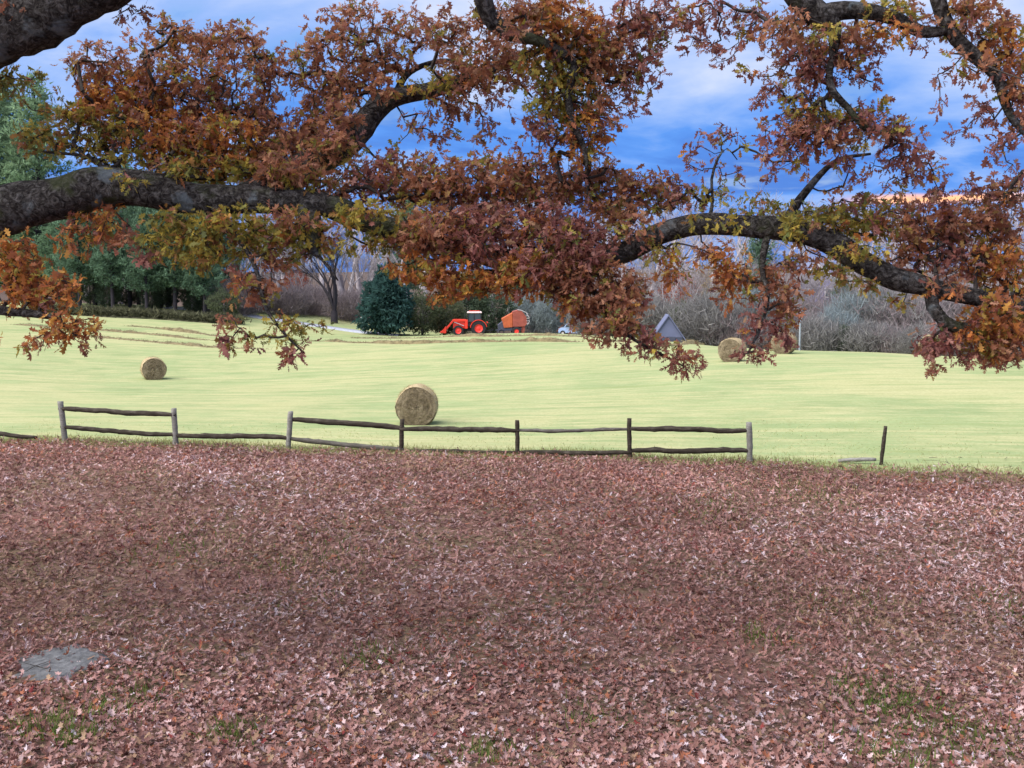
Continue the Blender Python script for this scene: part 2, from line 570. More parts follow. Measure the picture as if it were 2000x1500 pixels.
def hz(x, y):
    """terrain height"""
    x = np.atleast_1d(np.asarray(x, float))
    y = np.atleast_1d(np.asarray(y, float))
    out = np.zeros(len(x))
    for s in range(0, len(x), 20000):
        xs, ys = x[s:s + 20000], y[s:s + 20000]
        k = tps_k((xs[:, None] - ctrl[None, :, 0]) ** 2 + (ys[:, None] - ctrl[None, :, 1]) ** 2)
        near = k @ _w[:_n] + _w[_n] + _w[_n + 1] * xs + _w[_n + 2] * ys
        w = smooth(ys, 120, 160)
        w = 1 - (1 - w) * (1 - smooth(np.abs(xs), 70, 110)) * (1 - smooth(-ys, 8, 30))
        far = 0.5 + 8.0 * smooth(ys, 150, 300) + 6 * smooth(ys, 400, 1500) + 1.2 * np.sin(xs * 0.013 + 1) * smooth(ys, 120, 200) \
            + 3.0 * smooth(-ys, 5, 40)
        out[s:s + 20000] = near * (1 - w) + far * w
    return out


def h1(x, y):
    return float(hz(x, y)[0])


def on_ground(u, v, t0=8.0, t1=400.0):
    """first terrain point on the ray through pixel (u, v)"""
    ts = np.geomspace(t0, t1, 500)
    pts = np.array([P(u, v, t) for t in ts])
    g = hz(pts[:, 0], pts[:, 1])
    i = np.nonzero(pts[:, 2] < g)[0]
    t = ts[i[0]] if len(i) else t1
    p = P(u, v, t)
    p[2] = h1(p[0], p[1])
    return p


def ground_at(u, t):
    p = P(u, 700, t)
    p[2] = h1(p[0], p[1])
    return p


ys = np.r_[np.linspace(-40, 8, 13), np.arange(10, 60, 1.0), np.arange(60, 132, 1.5), np.geomspace(134, 3200, 60)]
ss = np.linspace(-1.6, 1.6, 181)
GX = ss[None, :] * (np.maximum(ys, 8)[:, None] * 0.85 + 22)
GY = np.repeat(ys[:, None], len(ss), 1)
V = np.c_[GX.ravel(), GY.ravel(), hz(GX.ravel(), GY.ravel())]
V[:, 2] += 0.03 * vnoise(V * (1, 1, 0), 0.35, 3) * smooth(V[:, 1], 27, 34)
# keep the field just under the lawn sheet
inl = (V[:, 1] < 26.0)
V[inl, 2] -= 0.06
nr, nc = len(ys), len(ss)
i = np.arange(nr - 1)[:, None] * nc + np.arange(nc - 1)[None, :]
Q = np.stack([i, i + 1, i + nc + 1, i + nc], -1).reshape(-1, 4)
link('field', make_mesh('field', V, Q, M['field'], True), label='pale green mown hay field rolling to the woods', kind='structure')

fence_xy = np.array([P(*f)[:2] for f in FENCE])


def fence_y(x):
    return np.interp(x, fence_xy[:, 0], fence_xy[:, 1])


def leaf_edge(x):
    """how far back the leaf-strewn lawn reaches"""
    x = np.asarray(x, float)
    return fence_y(x) + 0.05 + 0.35 * np.sin(x * 0.9) * np.sin(x * 0.37 + 1) - 0.9 * smooth(x, 7.5, 13)


lx = np.linspace(-34, 34, 137)
lt = np.linspace(0, 1, 90)
LX = np.repeat(lx[None, :], len(lt), 0)
LY = -20 + lt[:, None] * (leaf_edge(lx)[None, :] + 20)
V = np.c_[LX.ravel(), LY.ravel(), hz(LX.ravel(), LY.ravel()) + 0.008]
V[:, 2] += 0.02 * vnoise(V * (1, 1, 0), 0.8, 5) * (1 - smooth(V[:, 1], 22, 26))
V[-len(lx):, 2] -= 0.06
nr, nc = LX.shape
i = np.arange(nr - 1)[:, None] * nc + np.arange(nc - 1)[None, :]
Q = np.stack([i, i + 1, i + nc + 1, i + nc], -1).reshape(-1, 4)
lawn = link('lawn', make_mesh('lawn', V, Q, M['lawn'], True), label='brown lawn under the oak strewn with fallen leaves', kind='structure')

# ------------------------------------------------------------------ leaf shapes
# spiky eight-triangle oak leaf (crown, far litter)
L8 = np.array([(0, 0, 0), (0, .28, 0), (0, .54, 0), (0, .78, 0), (0, 1, 0),
               (.16, .34, 0), (.26, .64, 0), (.21, .90, 0), (-.16, .34, 0), (-.26, .64, 0), (-.21, .90, 0), (.09, .9, 0), (-.09, .9, 0)], float)
T8 = np.array([(0, 5, 1), (1, 6, 2), (2, 7, 3), (0, 1, 8), (1, 2, 9), (2, 3, 10), (3, 11, 4), (3, 4, 12)])
# rounder sixteen-triangle leaf with sinuses (near litter)
L16 = np.array([(0, 0, 0), (0, .3, 0), (0, .55, 0), (0, .78, 0), (0, 1, 0),
                (.15, .22, 0), (.10, .36, 0), (.30, .50, 0), (.12, .60, 0), (.27, .80, 0), (.09, .84, 0),
                (-.15, .22, 0), (-.10, .36, 0), (-.30, .50, 0), (-.12, .60, 0), (-.27, .80, 0), (-.09, .84, 0)], float)
T16 = np.array([(0, 5, 1), (5, 6, 1), (1, 6, 7), (1, 7, 2), (7, 8, 2), (2, 8, 9), (2, 9, 3), (9, 10, 3), (3, 10, 4),
                (0, 1, 11), (11, 1, 12), (1, 13, 12), (1, 2, 13), (13, 2, 14), (2, 15, 14), (2, 3, 15), (15, 3, 16), (3, 4, 16)])


def leaves_np(tmpl, tris, pos, Y, N, size, curl, fold):
    """instances of a leaf: base at pos, axis Y, normal N"""
    n = len(pos)
    Y = Y / (np.linalg.norm(Y, axis=1)[:, None] + 1e-9)
    X = np.cross(Y, N)
    X /= np.linalg.norm(X, axis=1)[:, None] + 1e-9
    Z = np.cross(X, Y)
    t = np.repeat(tmpl[None], n, 0)
    z = curl[:, None] * (t[:, :, 1] - 0.4) ** 2 + fold[:, None] * np.abs(t[:, :, 0])
    V = (t[:, :, 0:1] * X[:, None] + t[:, :, 1:2] * Y[:, None] + z[:, :, None] * Z[:, None]) * size[:, None, None] + pos[:, None]
    T = np.arange(n)[:, None, None] * len(tmpl) + tris[None]
    return V.reshape(-1, 3), T.reshape(-1, 3)


# ------------------------------------------------------------------ leaf litter on the lawn
PAL_L = np.array([(0.285, 0.148, 0.122), (0.215, 0.105, 0.082), (0.35, 0.215, 0.19), (0.155, 0.07, 0.055), (0.46, 0.335, 0.315),
                  (0.28, 0.10, 0.05), (0.55, 0.46, 0.47), (0.25, 0.15, 0.09), (0.19, 0.032, 0.028), (0.30, 0.20, 0.12)])
PW_L = np.array([.25, .21, .17, .15, .07, .05, .018, .05, .012, .02])
PAL_L = PAL_L * np.array((1.06, 1.05, 1.13))
PW_L /= PW_L.sum()

PATCH = on_ground(110, 1302)


def litter_points(y0, y1, dens, margin=1.2):
    area_w = (y1 * 0.5 + margin) * 2
    n = int(dens * area_w * (y1 - y0))
    x = rng.uniform(-area_w / 2, area_w / 2, n)
    y = rng.uniform(y0, y1, n)
    keep = np.abs(x) < y * 0.5 + margin
    x, y = x[keep], y[keep]
    q = np.c_[x, y, 0 * x]
    thin = vnoise(q, 0.35, 21) * 0.5 + vnoise(q, 1.1, 22) * 0.5
    pr = np.clip(0.90 + 0.5 * thin, 0.3, 1)
    edge = leaf_edge(x) + 0.9 * rng.random(len(x)) - 0.75
    pr *= 1 - 0.80 * smooth(y - edge, -2.2, 0.4) * (0.35 + 0.65 * smooth(x, 5, 11))
    pr[y > edge + 0.2] = 0
    q3 = q * 1.0
    d = np.hypot((x - PATCH[0]) / 0.50, (y - PATCH[1]) / 0.68) * (1 + .22 * vnoise(q3, 2.2, 25))
    pr *= np.where(d < 1.0, 0.04 + .22 * smooth(d, .7, 1.0), 1.0)
    keep = rng.random(len(x)) < pr
    return x[keep], y[keep]


def litter(y0, y1, dens, tmpl, tris, smin, smax):
    x, y = litter_points(y0, y1, dens)
    n = len(x)
    pos = np.c_[x, y, hz(x, y) + 0.014 + rng.random(n) ** 2 * 0.045]
    yaw = rng.uniform(0, 2 * np.pi, n)
    tilt = rng.normal(0, 0.30, n)
    Y = np.c_[np.cos(yaw) * np.cos(tilt), np.sin(yaw) * np.cos(tilt), np.sin(tilt)]
    N = np.c_[rng.normal(0, 0.38, n), rng.normal(0, 0.38, n), np.ones(n)]
    size = rng.uniform(smin, smax, n)
    curl = rng.normal(0.45, 0.8, n)
    fold = rng.normal(0.3, 0.65, n)
    pos[:, 2] += np.clip(-Y[:, 2], 0, 1) * size
    q = np.c_[x, y, 0 * x]
    w = np.repeat(PW_L[None], n, 0)
    pa = vnoise(q, 0.5, 31)
    w[:, [5, 8]] *= (.6 + 3.5 * np.clip(pa, 0, 1))[:, None]
    w[:, [7, 9]] *= (.9 + 11 * np.clip(-pa, 0, 1) * np.clip(.5 + vnoise(q, 0.3, 35), 0, 1))[:, None]
    pb = vnoise(q, 0.8, 32) * .5 + vnoise(q, 0.22, 33) * .6 + .55 * smooth(x / y, .2, .5)  # more pale leaves to the right, its weaker shade put into the colours
    w[:, [4, 6]] *= (.35 + 4.0 * np.clip(pb, 0, 1))[:, None]
    w[:, [1, 3]] *= (1 + 2.5 * np.clip(-pb, 0, 1))[:, None]
    w /= w.sum(1)[:, None]
    ci = (rng.random(n)[:, None] > np.cumsum(w, 1)).sum(1).clip(0, len(PAL_L) - 1)
    colr = PAL_L[ci] * (rng.uniform(0.8, 1.2, n) * (1 + .22 * vnoise(q, 0.45, 36)))[:, None]
    return pos, Y, N, size, curl, fold, colr


lay = [(9.0, 13.0, 430, L16, T16, .05, .125), (13.0, 17.5, 440, L8, T8, .07, .135), (17.5, 29.5, 280, L8, T8, .085, .15)]
VV, TT, CC, off = [], [], [], 0
near_pick = None
for k, (y0, y1, dn, tm, tr, s0, s1) in enumerate(lay):
    pos, Y, N, size, curl, fold, colr = litter(y0, y1, dn, tm, tr, s0, s1)
    if k == 0:
        # the 300 nearest in view become leaves of their own
        inview = np.abs(pos[:, 0]) < pos[:, 1] * 0.47
        score = np.where(inview & (pos[:, 1] > 10.05), pos[:, 1] - 0.6 * size * 10 - pos[:, 2] * 4, 99)
        pick = np.argsort(score)[:300]
        near_pick = (pos[pick], Y[pick], N[pick], size[pick], colr[pick])
        m_ = np.ones(len(pos), bool)
        m_[pick] = False
        pos, Y, N, size, curl, fold, colr = (a[m_] for a in (pos, Y, N, size, curl, fold, colr))
    v, t = leaves_np(tm, tr, pos, Y, N, size, curl, fold)
    VV.append(v)
    TT.append(t + off)
    CC.append(np.repeat(colr, len(tm), 0))
    off += len(v)
link('leaf_litter', make_mesh('leaf_litter', np.vstack(VV), np.vstack(TT), M['litter'], col=np.vstack(CC)),
     label='thick carpet of fallen brown oak leaves covering the lawn', cat='leaf litter', kind='stuff')


def single_leaves(pick, parent, origin, mat, tmpl, tris, pal, tagname):
    """leaves that can be picked out singly: one object each, six shared meshes"""
    protos = []
    for k in range(len(pal)):
        v, t = leaves_np(tmpl, tris, np.zeros((1, 3)), np.array([(0, 1.0, 0)]), np.array([(0, 0, 1.0)]), np.ones(1),
                         np.array([0.1 + 0.2 * (k % 4)]), np.array([-0.1 + 0.2 * (k % 3)]))
        protos.append(make_mesh(tagname, v, t, mat, col=np.repeat(np.array(pal[k])[None], len(v), 0)))
    pos, Y, N, size, colr = pick
    Y = Y / np.linalg.norm(Y, axis=1)[:, None]
    X = np.cross(Y, N)
    X /= np.linalg.norm(X, axis=1)[:, None]
    Z = np.cross(X, Y)
    for j in range(len(pos)):
        k = int(np.argmin(((np.array(pal) - colr[j]) ** 2).sum(1)))
        o = bpy.data.objects.new(tagname, protos[k])
        COL.objects.link(o)
        o.parent = parent
        m = np.eye(4)
        m[:3, 0], m[:3, 1], m[:3, 2], m[:3, 3] = X[j] * size[j], Y[j] * size[j], Z[j] * size[j], pos[j] - origin
        o.matrix_local = Matrix(m.tolist())


single_leaves(near_pick, lawn, np.zeros(3), M['litter'], L16, T16, [tuple(c) for c in PAL_L], 'fallen_leaf')

# grass tufts poking through the litter and along the fence
def blades(x, y, h, cols, lean=0.45, w=0.006, z0=0.0):
    n = len(x)
    base = np.c_[x, y, hz(x, y) + z0]
    a = rng.uniform(0, 6.28, n)
    side = np.c_[np.cos(a), np.sin(a), 0 * a] * (w * rng.uniform(.6, 1.3, n))[:, None]
    tip = base + np.c_[rng.normal(0, lean, n), rng.normal(0, lean, n), np.ones(n)] * h[:, None]
    V = np.stack([base - side, base + side, tip], 1).reshape(-1, 3)
    return V, np.arange(3 * n).reshape(-1, 3), np.repeat(cols, 3, 0)


gx, gy = [], []
for (u, v, r, n) in [(100, 1430, .22, 260), (150, 1450, .12, 120), (450, 1440, .14, 150), (230, 1380, .35, 220), (1720, 1370, .35, 380), (1890, 1440, .4, 330),
                     (1490, 1250, .2, 130), (1980, 1190, .3, 220), (720, 1290, .2, 130), (960, 1480, .2, 140), (1740, 1480, .3, 200), (1560, 960, .7, 500),
                     (620, 1100, .6, 260), (1400, 1000, .6, 260), (350, 1060, .6, 260), (1650, 1180, .4, 160), (1130, 1420, .25, 90)]:
    p = on_ground(u, v)
    gx.append(p[0] + rng.normal(0, r, n))
    gy.append(p[1] + rng.normal(0, r * 1.3, n))
x, y = np.concatenate(gx), np.concatenate(gy)
n = len(x)
c1 = np.array((0.085, 0.14, 0.03)) * rng.uniform(.6, 1.5, n)[:, None] + np.array((0.08, 0.05, 0.02)) * rng.random(n)[:, None]
b1 = blades(x, y, rng.uniform(.09, .19, n), c1, z0=0.0, w=0.011)
n = 26000
x = rng.uniform(-17, 17, n)
fy = fence_y(x)
y = leaf_edge(x) + rng.normal(0, 0.45, n) - np.abs(rng.normal(0, 0.9, n)) * smooth(x, 6, 11)
c2 = np.array((0.25, 0.26, 0.10)) * rng.uniform(.5, 1.35, n)[:, None] + np.array((0.12, 0.08, 0.05)) * rng.random(n)[:, None]
b2 = blades(x, y, rng.uniform(.04, .13, n), c2, w=0.008)
n = 12000
y = 27.0 + 7 * rng.random(n) ** 1.8
x = rng.uniform(-0.56, 0.56, n) * y
clump = vnoise(np.c_[x, y, 0 * x], 0.9, 41)
k = rng.random(n) < np.clip(0.5 + 0.6 * clump, 0.1, 1)
k &= y > leaf_edge(x)
x, y = x[k], y[k]
n = len(x)
c3 = np.where((rng.random(n) < 0.55)[:, None], np.array([(0.34, 0.39, 0.16)]), np.array([(0.50, 0.46, 0.24)])) * rng.uniform(.75, 1.2, n)[:, None]
b3 = blades(x, y, rng.uniform(.025, .065, n), c3, w=0.012, lean=1.0, z0=-0.01)
V = np.vstack([b1[0], b2[0], b3[0]])
T = np.vstack([b1[1], b2[1] + len(b1[0]), b3[1] + len(b1[0]) + len(b2[0])])
link('grass', make_mesh('grass', V, T, M['grass'], col=np.vstack([b1[2], b2[2], b3[2]])),
     label='short grass blades among the leaves and along the fence line', cat='grass', kind='stuff')

# fallen twigs
n = 420
y = rng.uniform(9.5, 27, n)
x = rng.uniform(-.52, .52, n) * y
a = rng.uniform(0, 6.28, n)
L = rng.uniform(.12, .55, n)
p0 = np.c_[x, y, hz(x, y) + rng.uniform(.02, .05, n)]
x1, y1 = x + np.cos(a) * L, y + np.sin(a) * L
p1 = np.c_[x1, y1, hz(x1, y1) + rng.uniform(.02, .07, n)]
mm = (p0 + p1) / 2 + rng.normal(0, .03, (n, 3)) * (1, 1, .4)
r_ = rng.uniform(.003, .007, n)
va, ta = segs_np(p0, mm, r_, r_ * .9, 4)
vb, tb_ = segs_np(mm, p1, r_ * .9, r_ * .5, 4)
link('fallen_twigs', make_mesh('fallen_twigs', np.vstack([va, vb]), np.vstack([ta, tb_ + len(va)]), M['twig']),
     label='thin dark twigs scattered over the fallen leaves', cat='twigs', kind='stuff')

# flat grey stone showing through the litter
n = 26
th = np.linspace(0, 2 * np.pi, n, endpoint=False)
rr = 1 + 0.16 * np.sin(3 * th + 1) + 0.11 * np.sin(5 * th) + 0.08 * rng.normal(size=n)
rings = []
for f, z in ((1.04, -0.05), (1.0, 0.014), (0.9, 0.026), (0.6, 0.03), (0.3, 0.03)):
    rings.append(np.c_[0.52 * f * rr * np.cos(th), 0.72 * f * rr * np.sin(th), np.full(n, z) + 0.006 * rng.normal(size=n)])
V = np.vstack(rings + [np.array([[0, 0, 0.03]])])
T = []
for r_ in range(4):
    for k in range(n):
        a, b = r_ * n + k, r_ * n + (k + 1) % n
        T += [(a, b, b + n), (a, b + n, a + n)]
for k in range(n):
    T.append((4 * n + k, 4 * n + (k + 1) % n, 5 * n))
link('flat_stone', make_mesh('flat_stone', V, np.array(T), M['stone'], True), loc=tuple(PATCH),
     label='flat blue grey stone lying bare among the fallen leaves', cat='stone')


# ------------------------------------------------------------------ split rail fence
def rough_pole(path, w, h, seed, sides=6, tip=0.75, step=0.14, wob=0.12, wander=0.014):
    """hewn rail or post: a many-sided pole with uneven faces"""
    pts = resample(np.c_[np.array(path, float), np.ones(len(path))], step)
    n = len(pts)
    r = np.random.default_rng(seed)
    p = pts[:, :3] + np.cumsum(r.normal(0, wander * 0.4, (n, 3)), 0) * np.linspace(0, 1, n)[:, None] * np.linspace(1, 0, n)[:, None] * 4
    prof = np.ones(n)
    e = np.minimum(np.arange(n), n - 1 - np.arange(n)) / max(1, n / 2)
    prof = tip + (1 - tip) * smooth(e, 0, 0.35)
    V, T = tube_np(p, np.ones(n), sides)
    c = np.vstack([np.repeat(p, sides, 0), p[:1], p[-1:]])
    o = V - c
    jit = 1 + wob * r.normal(size=len(V)).clip(-1.5, 1.5)
    pr = np.r_[np.repeat(prof, sides), 1, 1]
    d = p[-1] - p[0]
    if abs(d[2]) > np.linalg.norm(d[:2]):
        o = o * np.array([w, h, 1.0])
        o[:, 2] = r.normal(0, 0.004, len(V))
    else:
        o = o * np.array([w, w, h])
    return c + o * (jit * pr)[:, None], T


fence_root_p = ctrl[1].copy()
fence_root_p[2] = h1(*fence_root_p[:2])
fence = empty('rail_fence', fence_root_p, 'weathered split rail fence with missing rails along the field edge', 'fence')


def fpart(name, path, w, h, m, seed, parent=fence, origin=fence_root_p, label=None, **k):
    v, t = rough_pole(path, w, h, seed, **k)
    return link(name, make_mesh(name, v - origin, t, m), parent, label=label)


# u of foot, u of top, v of top, half width px, material
POSTS = [(-105, -108, 784, 5.5, 'grey_wood'), (127, 121, 783, 5.8, 'grey_wood'), (343, 341, 797, 5.6, 'grey_wood'), (563, 569, 803, 5.4, 'grey_wood'),
         (784, 786, 818, 4.6, 'dark_wood'), (1010, 1010, 820, 4.4, 'dark_wood'), (1230, 1228, 816, 4.6, 'dark_wood'), (1464, 1461, 824, 6.2, 'grey_wood'),
         (1721, 1726, 831, 3.9, 'dark_wood')]
pt = []
for k, (uf, ut, vt, hw, m) in enumerate(POSTS):
    t = FENCE[k][2]
    foot = P(uf, FENCE[k][1], t)
    foot[2] = h1(foot[0], foot[1])
    top = P(ut, vt, t)
    top[1] = foot[1] + rng.normal(0, 0.015)
    low = foot + (foot - top) * 0.25
    pt.append((foot, top, t))
    r_ = hw * t / F_PX
    if k < 8:
        fpart('post', [low, foot, (foot + top) / 2 + (rng.normal(0, .008), 0, 0), top], r_, r_, M[m], 100 + k, sides=7, tip=0.93, wob=0.07, step=0.1, wander=0.003)
lone_foot, lone_top, _ = pt[8]
v, t = rough_pole([lone_foot + (lone_foot - lone_top) * .25, lone_foot, (lone_foot + lone_top) / 2, lone_top], 3.9 * 26.4 / F_PX, 3.9 * 26.4 / F_PX, 131,
                  sides=7, tip=0.9, wob=0.09, step=0.1, wander=0.004)
link('fence_post', make_mesh('fence_post', v - lone_foot, t, M['dark_wood']), None, tuple(lone_foot),
     label='thin dark fence post standing alone at the right end', cat='post')


def at_v(k, v):
    """point on post k at photo row v"""
    foot, top, t = pt[k]
    va, vb = FENCE[k][1], POSTS[k][2]
    return foot + (top - foot) * ((v - va) / (vb - va))


# post, post, v at each end, mid sag px, half height px, material
RAILS = [(1, 2, 797, 810, 0, 4.8, 'dark_wood'), (1, 2, 833, 849, 1, 4.4, 'dark_wood'), (2, 3, 851, 856, 0, 4.6, 'dark_wood'),
         (3, 4, 819, 836, 0, 5.0, 'dark_wood'), (3, 4, 856, 877, 2, 4.3, 'mid_wood'), (4, 5, 838, 841, 0, 4.6, 'dark_wood'), (4, 5, 881, 884, 0, 3.4, 'dark_wood'),
         (5, 6, 840, 838, 1.5, 3.2, 'mid_wood'), (5, 6, 884, 883, 0, 4.2, 'dark_wood'), (6, 7, 836, 839, 0, 4.6, 'dark_wood'), (6, 7, 880, 881, -1, 4.8, 'dark_wood')]
for j, (a, b, va, vb, sag, hh, m) in enumerate(RAILS):
    pa, pb = at_v(a, va), at_v(b, vb)
    dd = (pb - pa) / np.linalg.norm(pb - pa)
    pa, pb = pa - dd * 0.06 + (0, rng.normal(0, .02), 0), pb + dd * 0.06 + (0, rng.normal(0, .02), 0)
    midp = (pa + pb) / 2 - (0, 0, sag * 0.014)
    q1, q2 = pa * .7 + midp * .3, midp * .3 + pb * .7
    r_ = hh * 1.14 * 27.5 / F_PX
    fpart('rail', [pa, q1 + (0, 0, rng.normal(0, .008)), midp + (0, 0, rng.normal(0, .012)), q2 + (0, 0, rng.normal(0, .008)), pb], r_ * 1.05, r_, M[m], 200 + j, sides=7,
          tip=0.72, wob=0.1)
# the rail that has dropped out of the first post on the left
ga = at_v(0, 833)
gb = on_ground(72, 864)
fpart('rail', [ga, (ga * .5 + gb * .5) + (0, 0, .05), gb + (0, 0, .10)], .07, .062, M['dark_wood'], 230, sides=7, label='dark rail dropped to the ground at its near end')
# a rail lying on the ground against the lone post
ga = on_ground(1636, 905)
gb = lone_foot + (-0.10, 0.08, 0.13)
v, t = rough_pole([ga + (0, 0, .05), (ga + gb) / 2 + (0, 0, .03), gb], .06, .05, 240, sides=7)
link('fallen_rail', make_mesh('fallen_rail', v - ga, t, M['grey_wood']), None, tuple(ga), label='grey fence rail lying on the ground against the lone post', cat='rail')


# ------------------------------------------------------------------ hay bales
def make_bale(loc, r, width, yaw, label, seed):
    root = empty('hay_bale', loc, label, 'hay bale', 'round hay bales on the field', yaw)
    rr = np.random.default_rng(seed)
    seg, nl = 48, 13
    V, T = [], []
    ph = rr.uniform(0, 6.28, 6)

    def rad(th, a):
        return r * (1 + 0.016 * math.sin(3 * th + ph[0]) + 0.012 * math.sin(5 * th + ph[1] + 2 * a) + 0.010 * math.sin(a * 9 + ph[2]) + 0.008 * rr.normal())

    def squash(x, y, z):
        z = max(z, -r * 0.93) if z < 0 else z * 0.985
        if z < -r * 0.5:
            x *= 1 + 0.05 * (-z / r - 0.5)
        return (x, y, z + r * 0.93)

    for i in range(nl):
        a = -width / 2 + width * i / (nl - 1)
        e = 0.965 if i in (0, nl - 1) else 1.0
        for k in range(seg):
            th = 2 * math.pi * k / seg
            q = rad(th, a) * e
            V.append(squash(q * math.cos(th), a, q * math.sin(th)))
    for i in range(nl - 1):
        for k in range(seg):
            k2 = (k + 1) % seg
            T.append((i * seg + k, (i + 1) * seg + k, (i + 1) * seg + k2, i * seg + k2))
    link('roll', make_mesh('roll', np.array(V), np.array(T), M['hay_side'], True), root)
    for s in (-1, 1):
        V, T = [], []
        rings = 12
        for j in range(rings + 1):
            f = j / rings
            for k in range(seg):
                th = 2 * math.pi * k / seg
                spiral = 0.012 * math.sin(2 * math.pi * (f * 4.5 - k / seg) + ph[3])
                out = s * (width / 2 + 0.05 * (1 - f * f) * 0.9 + (spiral if 0 < j < rings else 0) + 0.012 * rr.normal() * (j < rings))
                q = r * 0.962 * f
                V.append(squash(q * math.cos(th), out, q * math.sin(th)))
        for j in range(rings):
            for k in range(seg):
                k2 = (k + 1) % seg
                T.append((j * seg + k, j * seg + k2, (j + 1) * seg + k2, (j + 1) * seg + k))
        link('end_face', make_mesh('end_face', np.array(V), np.array(T), M['hay_face'], True), root)
    # loose straws standing off the roll
    n = 1500
    th = rr.uniform(0, 6.28, n)
    a = rr.uniform(-width / 2, width / 2, n)
    onf = rr.random(n) < 0.35
    rad_ = np.where(onf, r * np.sqrt(rr.random(n)) * .95, r * 0.985)
    a = np.where(onf, np.sign(a) * width / 2 * 1.03, a)
    p = np.c_[rad_ * np.cos(th), a, rad_ * np.sin(th)]
    p[:, 2] = np.maximum(p[:, 2], -r * 0.91) + r * 0.93
    outw = np.c_[np.cos(th), 0 * th, np.sin(th)] * (~onf)[:, None] + np.c_[0 * th, np.sign(a), 0 * th] * onf[:, None]
    d = outw * 0.5 + rr.normal(0, 0.6, (n, 3))
    d /= np.linalg.norm(d, axis=1)[:, None]
    L = rr.uniform(0.04, 0.11, n)
    side = np.cross(d, rr.normal(size=(n, 3)))
    side /= np.linalg.norm(side, axis=1)[:, None]
    V = np.stack([p - side * .006, p + side * .006, p + d * L[:, None]], 1).reshape(-1, 3)
    link('loose_straw', make_mesh('loose_straw', V, np.arange(3 * n).reshape(-1, 3), M['straw']), root, kind='stuff')
    return root


def bale_at(u, v, t, r, width, yaw, label, seed):
    p = P(u, v, t)
    p[2] = h1(p[0], p[1]) - 0.03
    make_bale(p, r, width, yaw, label, seed)


bale_at(815, 827, 34, 0.68, 1.15, 0.03, 'large round hay bale facing straight on just behind the fence', 1)
bale_at(300, 741, 59, 0.68, 1.15, 0.42, 'round hay bale alone on the left side of the field', 2)
bale_at(1430, 705, 55, 0.66, 1.15, -0.45, 'round hay bale before the right crest behind a hanging leaf spray', 3)
bale_at(1531, 690, 61, 0.68, 1.15, -0.5, 'round hay bale on the crest beside the thin pale pole', 4)
bale_at(1818, 697, 63, 0.68, 1.15, -0.5, 'round hay bale at the far crest behind the right leaves', 5)
bale_at(1930, 712, 52, 0.62, 1.15, -0.4, 'round hay bale nearest the right edge half hidden by leaves', 6)


# ------------------------------------------------------------------ raked hay rows
def windrow(pix, width, height, label, seed):
    pts = np.array([on_ground(u, v) for u, v in pix])
    q = resample(np.c_[pts, np.ones(len(pts))], 0.5)[:, :3]
    n = len(q)
    r = np.random.default_rng(seed)
    d = np.gradient(q, axis=0)
    s = np.c_[-d[:, 1], d[:, 0], 0 * d[:, 0]]
    s /= np.linalg.norm(s, axis=1)[:, None]
    wv = width * (0.75 + 0.5 * np.abs(np.convolve(r.normal(size=n + 8), np.ones(9) / 9, 'valid')) * 2)
    hv = height * np.clip(0.55 + 1.6 * np.convolve(r.normal(size=n + 6), np.ones(7) / 7, 'valid'), 0.15, 1.6)
    e = smooth(np.minimum(np.arange(n), n - 1 - np.arange(n)), 0, 5)
    V = []
    prof = [(-.5, -.12), (-.32, .5), (-.1, .95), (.12, 1.0), (.34, .55), (.5, -.12)]
    for a, b in prof:
        x = q + s * (a * wv)[:, None]
        g = hz(x[:, 0], x[:, 1])
        V.append(np.c_[x[:, 0], x[:, 1], g + np.where(b > 0, b * hv * e * r.uniform(.7, 1.3, n), -0.08)])
    k = len(prof)
    V = np.stack(V, 1).reshape(-1, 3)
    i = np.arange(n - 1)[:, None] * k + np.arange(k - 1)[None]
    Q = np.stack([i, i + 1, i + k + 1, i + k], -1).reshape(-1, 4)
    o = pts[0]
    root = empty('hay_windrow', o, label, 'windrow', 'raked rows of hay on the field')
    link('hay_ridge', make_mesh('hay_ridge', V - o, Q, M['windrow'], False), root)
    m = n * 26
    j = r.integers(0, n, m)
    a = r.normal(0, .3, m).clip(-.6, .6)
    p = q[j] + s[j] * (a * wv[j])[:, None] + r.normal(0, .2, (m, 3)) * (1, 1, 0)
    p[:, 2] = hz(p[:, 0], p[:, 1]) + hv[j] * e[j] * np.clip(1 - a * a * 4, 0, 1) * .9
    dd = r.normal(0, 1, (m, 3)) * (1, 1, .55) + (0, 0, .25)
    dd /= np.linalg.norm(dd, axis=1)[:, None]
    L = r.uniform(.12, .3, m)
    side = np.cross(dd, r.normal(size=(m, 3)))
    side /= np.linalg.norm(side, axis=1)[:, None]
    V = np.stack([p - side * .015, p + side * .015, p + dd * L[:, None]], 1).reshape(-1, 3)
    link('loose_straw', make_mesh('loose_straw', V - o, np.arange(3 * m).reshape(-1, 3), M['windrow']), root, kind='stuff')


windrow([(150, 657), (230, 662), (320, 670), (420, 680), (520, 684)], 1.0, .22, 'raked hay row nearest the left bale', 1)
windrow([(30, 634), (120, 640), (230, 648), (330, 658), (430, 668)], 1.0, .22, 'raked hay row second from the left bale', 2)
windrow([(255, 637), (320, 643), (380, 651), (450, 660)], 1.0, .22, 'short raked hay row below the pine grove', 3)
windrow([(540, 664), (650, 668), (780, 671), (900, 669), (1010, 668), (1130, 668)], 0.9, .20, 'long raked hay row in front of the tractor', 4)
windrow([(690, 660), (790, 661), (880, 658), (960, 657), (1060, 656), (1170, 659)], 0.9, .20, 'raked hay row on the crest at the tractor wheels', 5)
windrow([(1180, 667), (1260, 669), (1340, 672), (1420, 676)], 1.0, .2, 'raked hay row on the crest left of the right bales', 6)


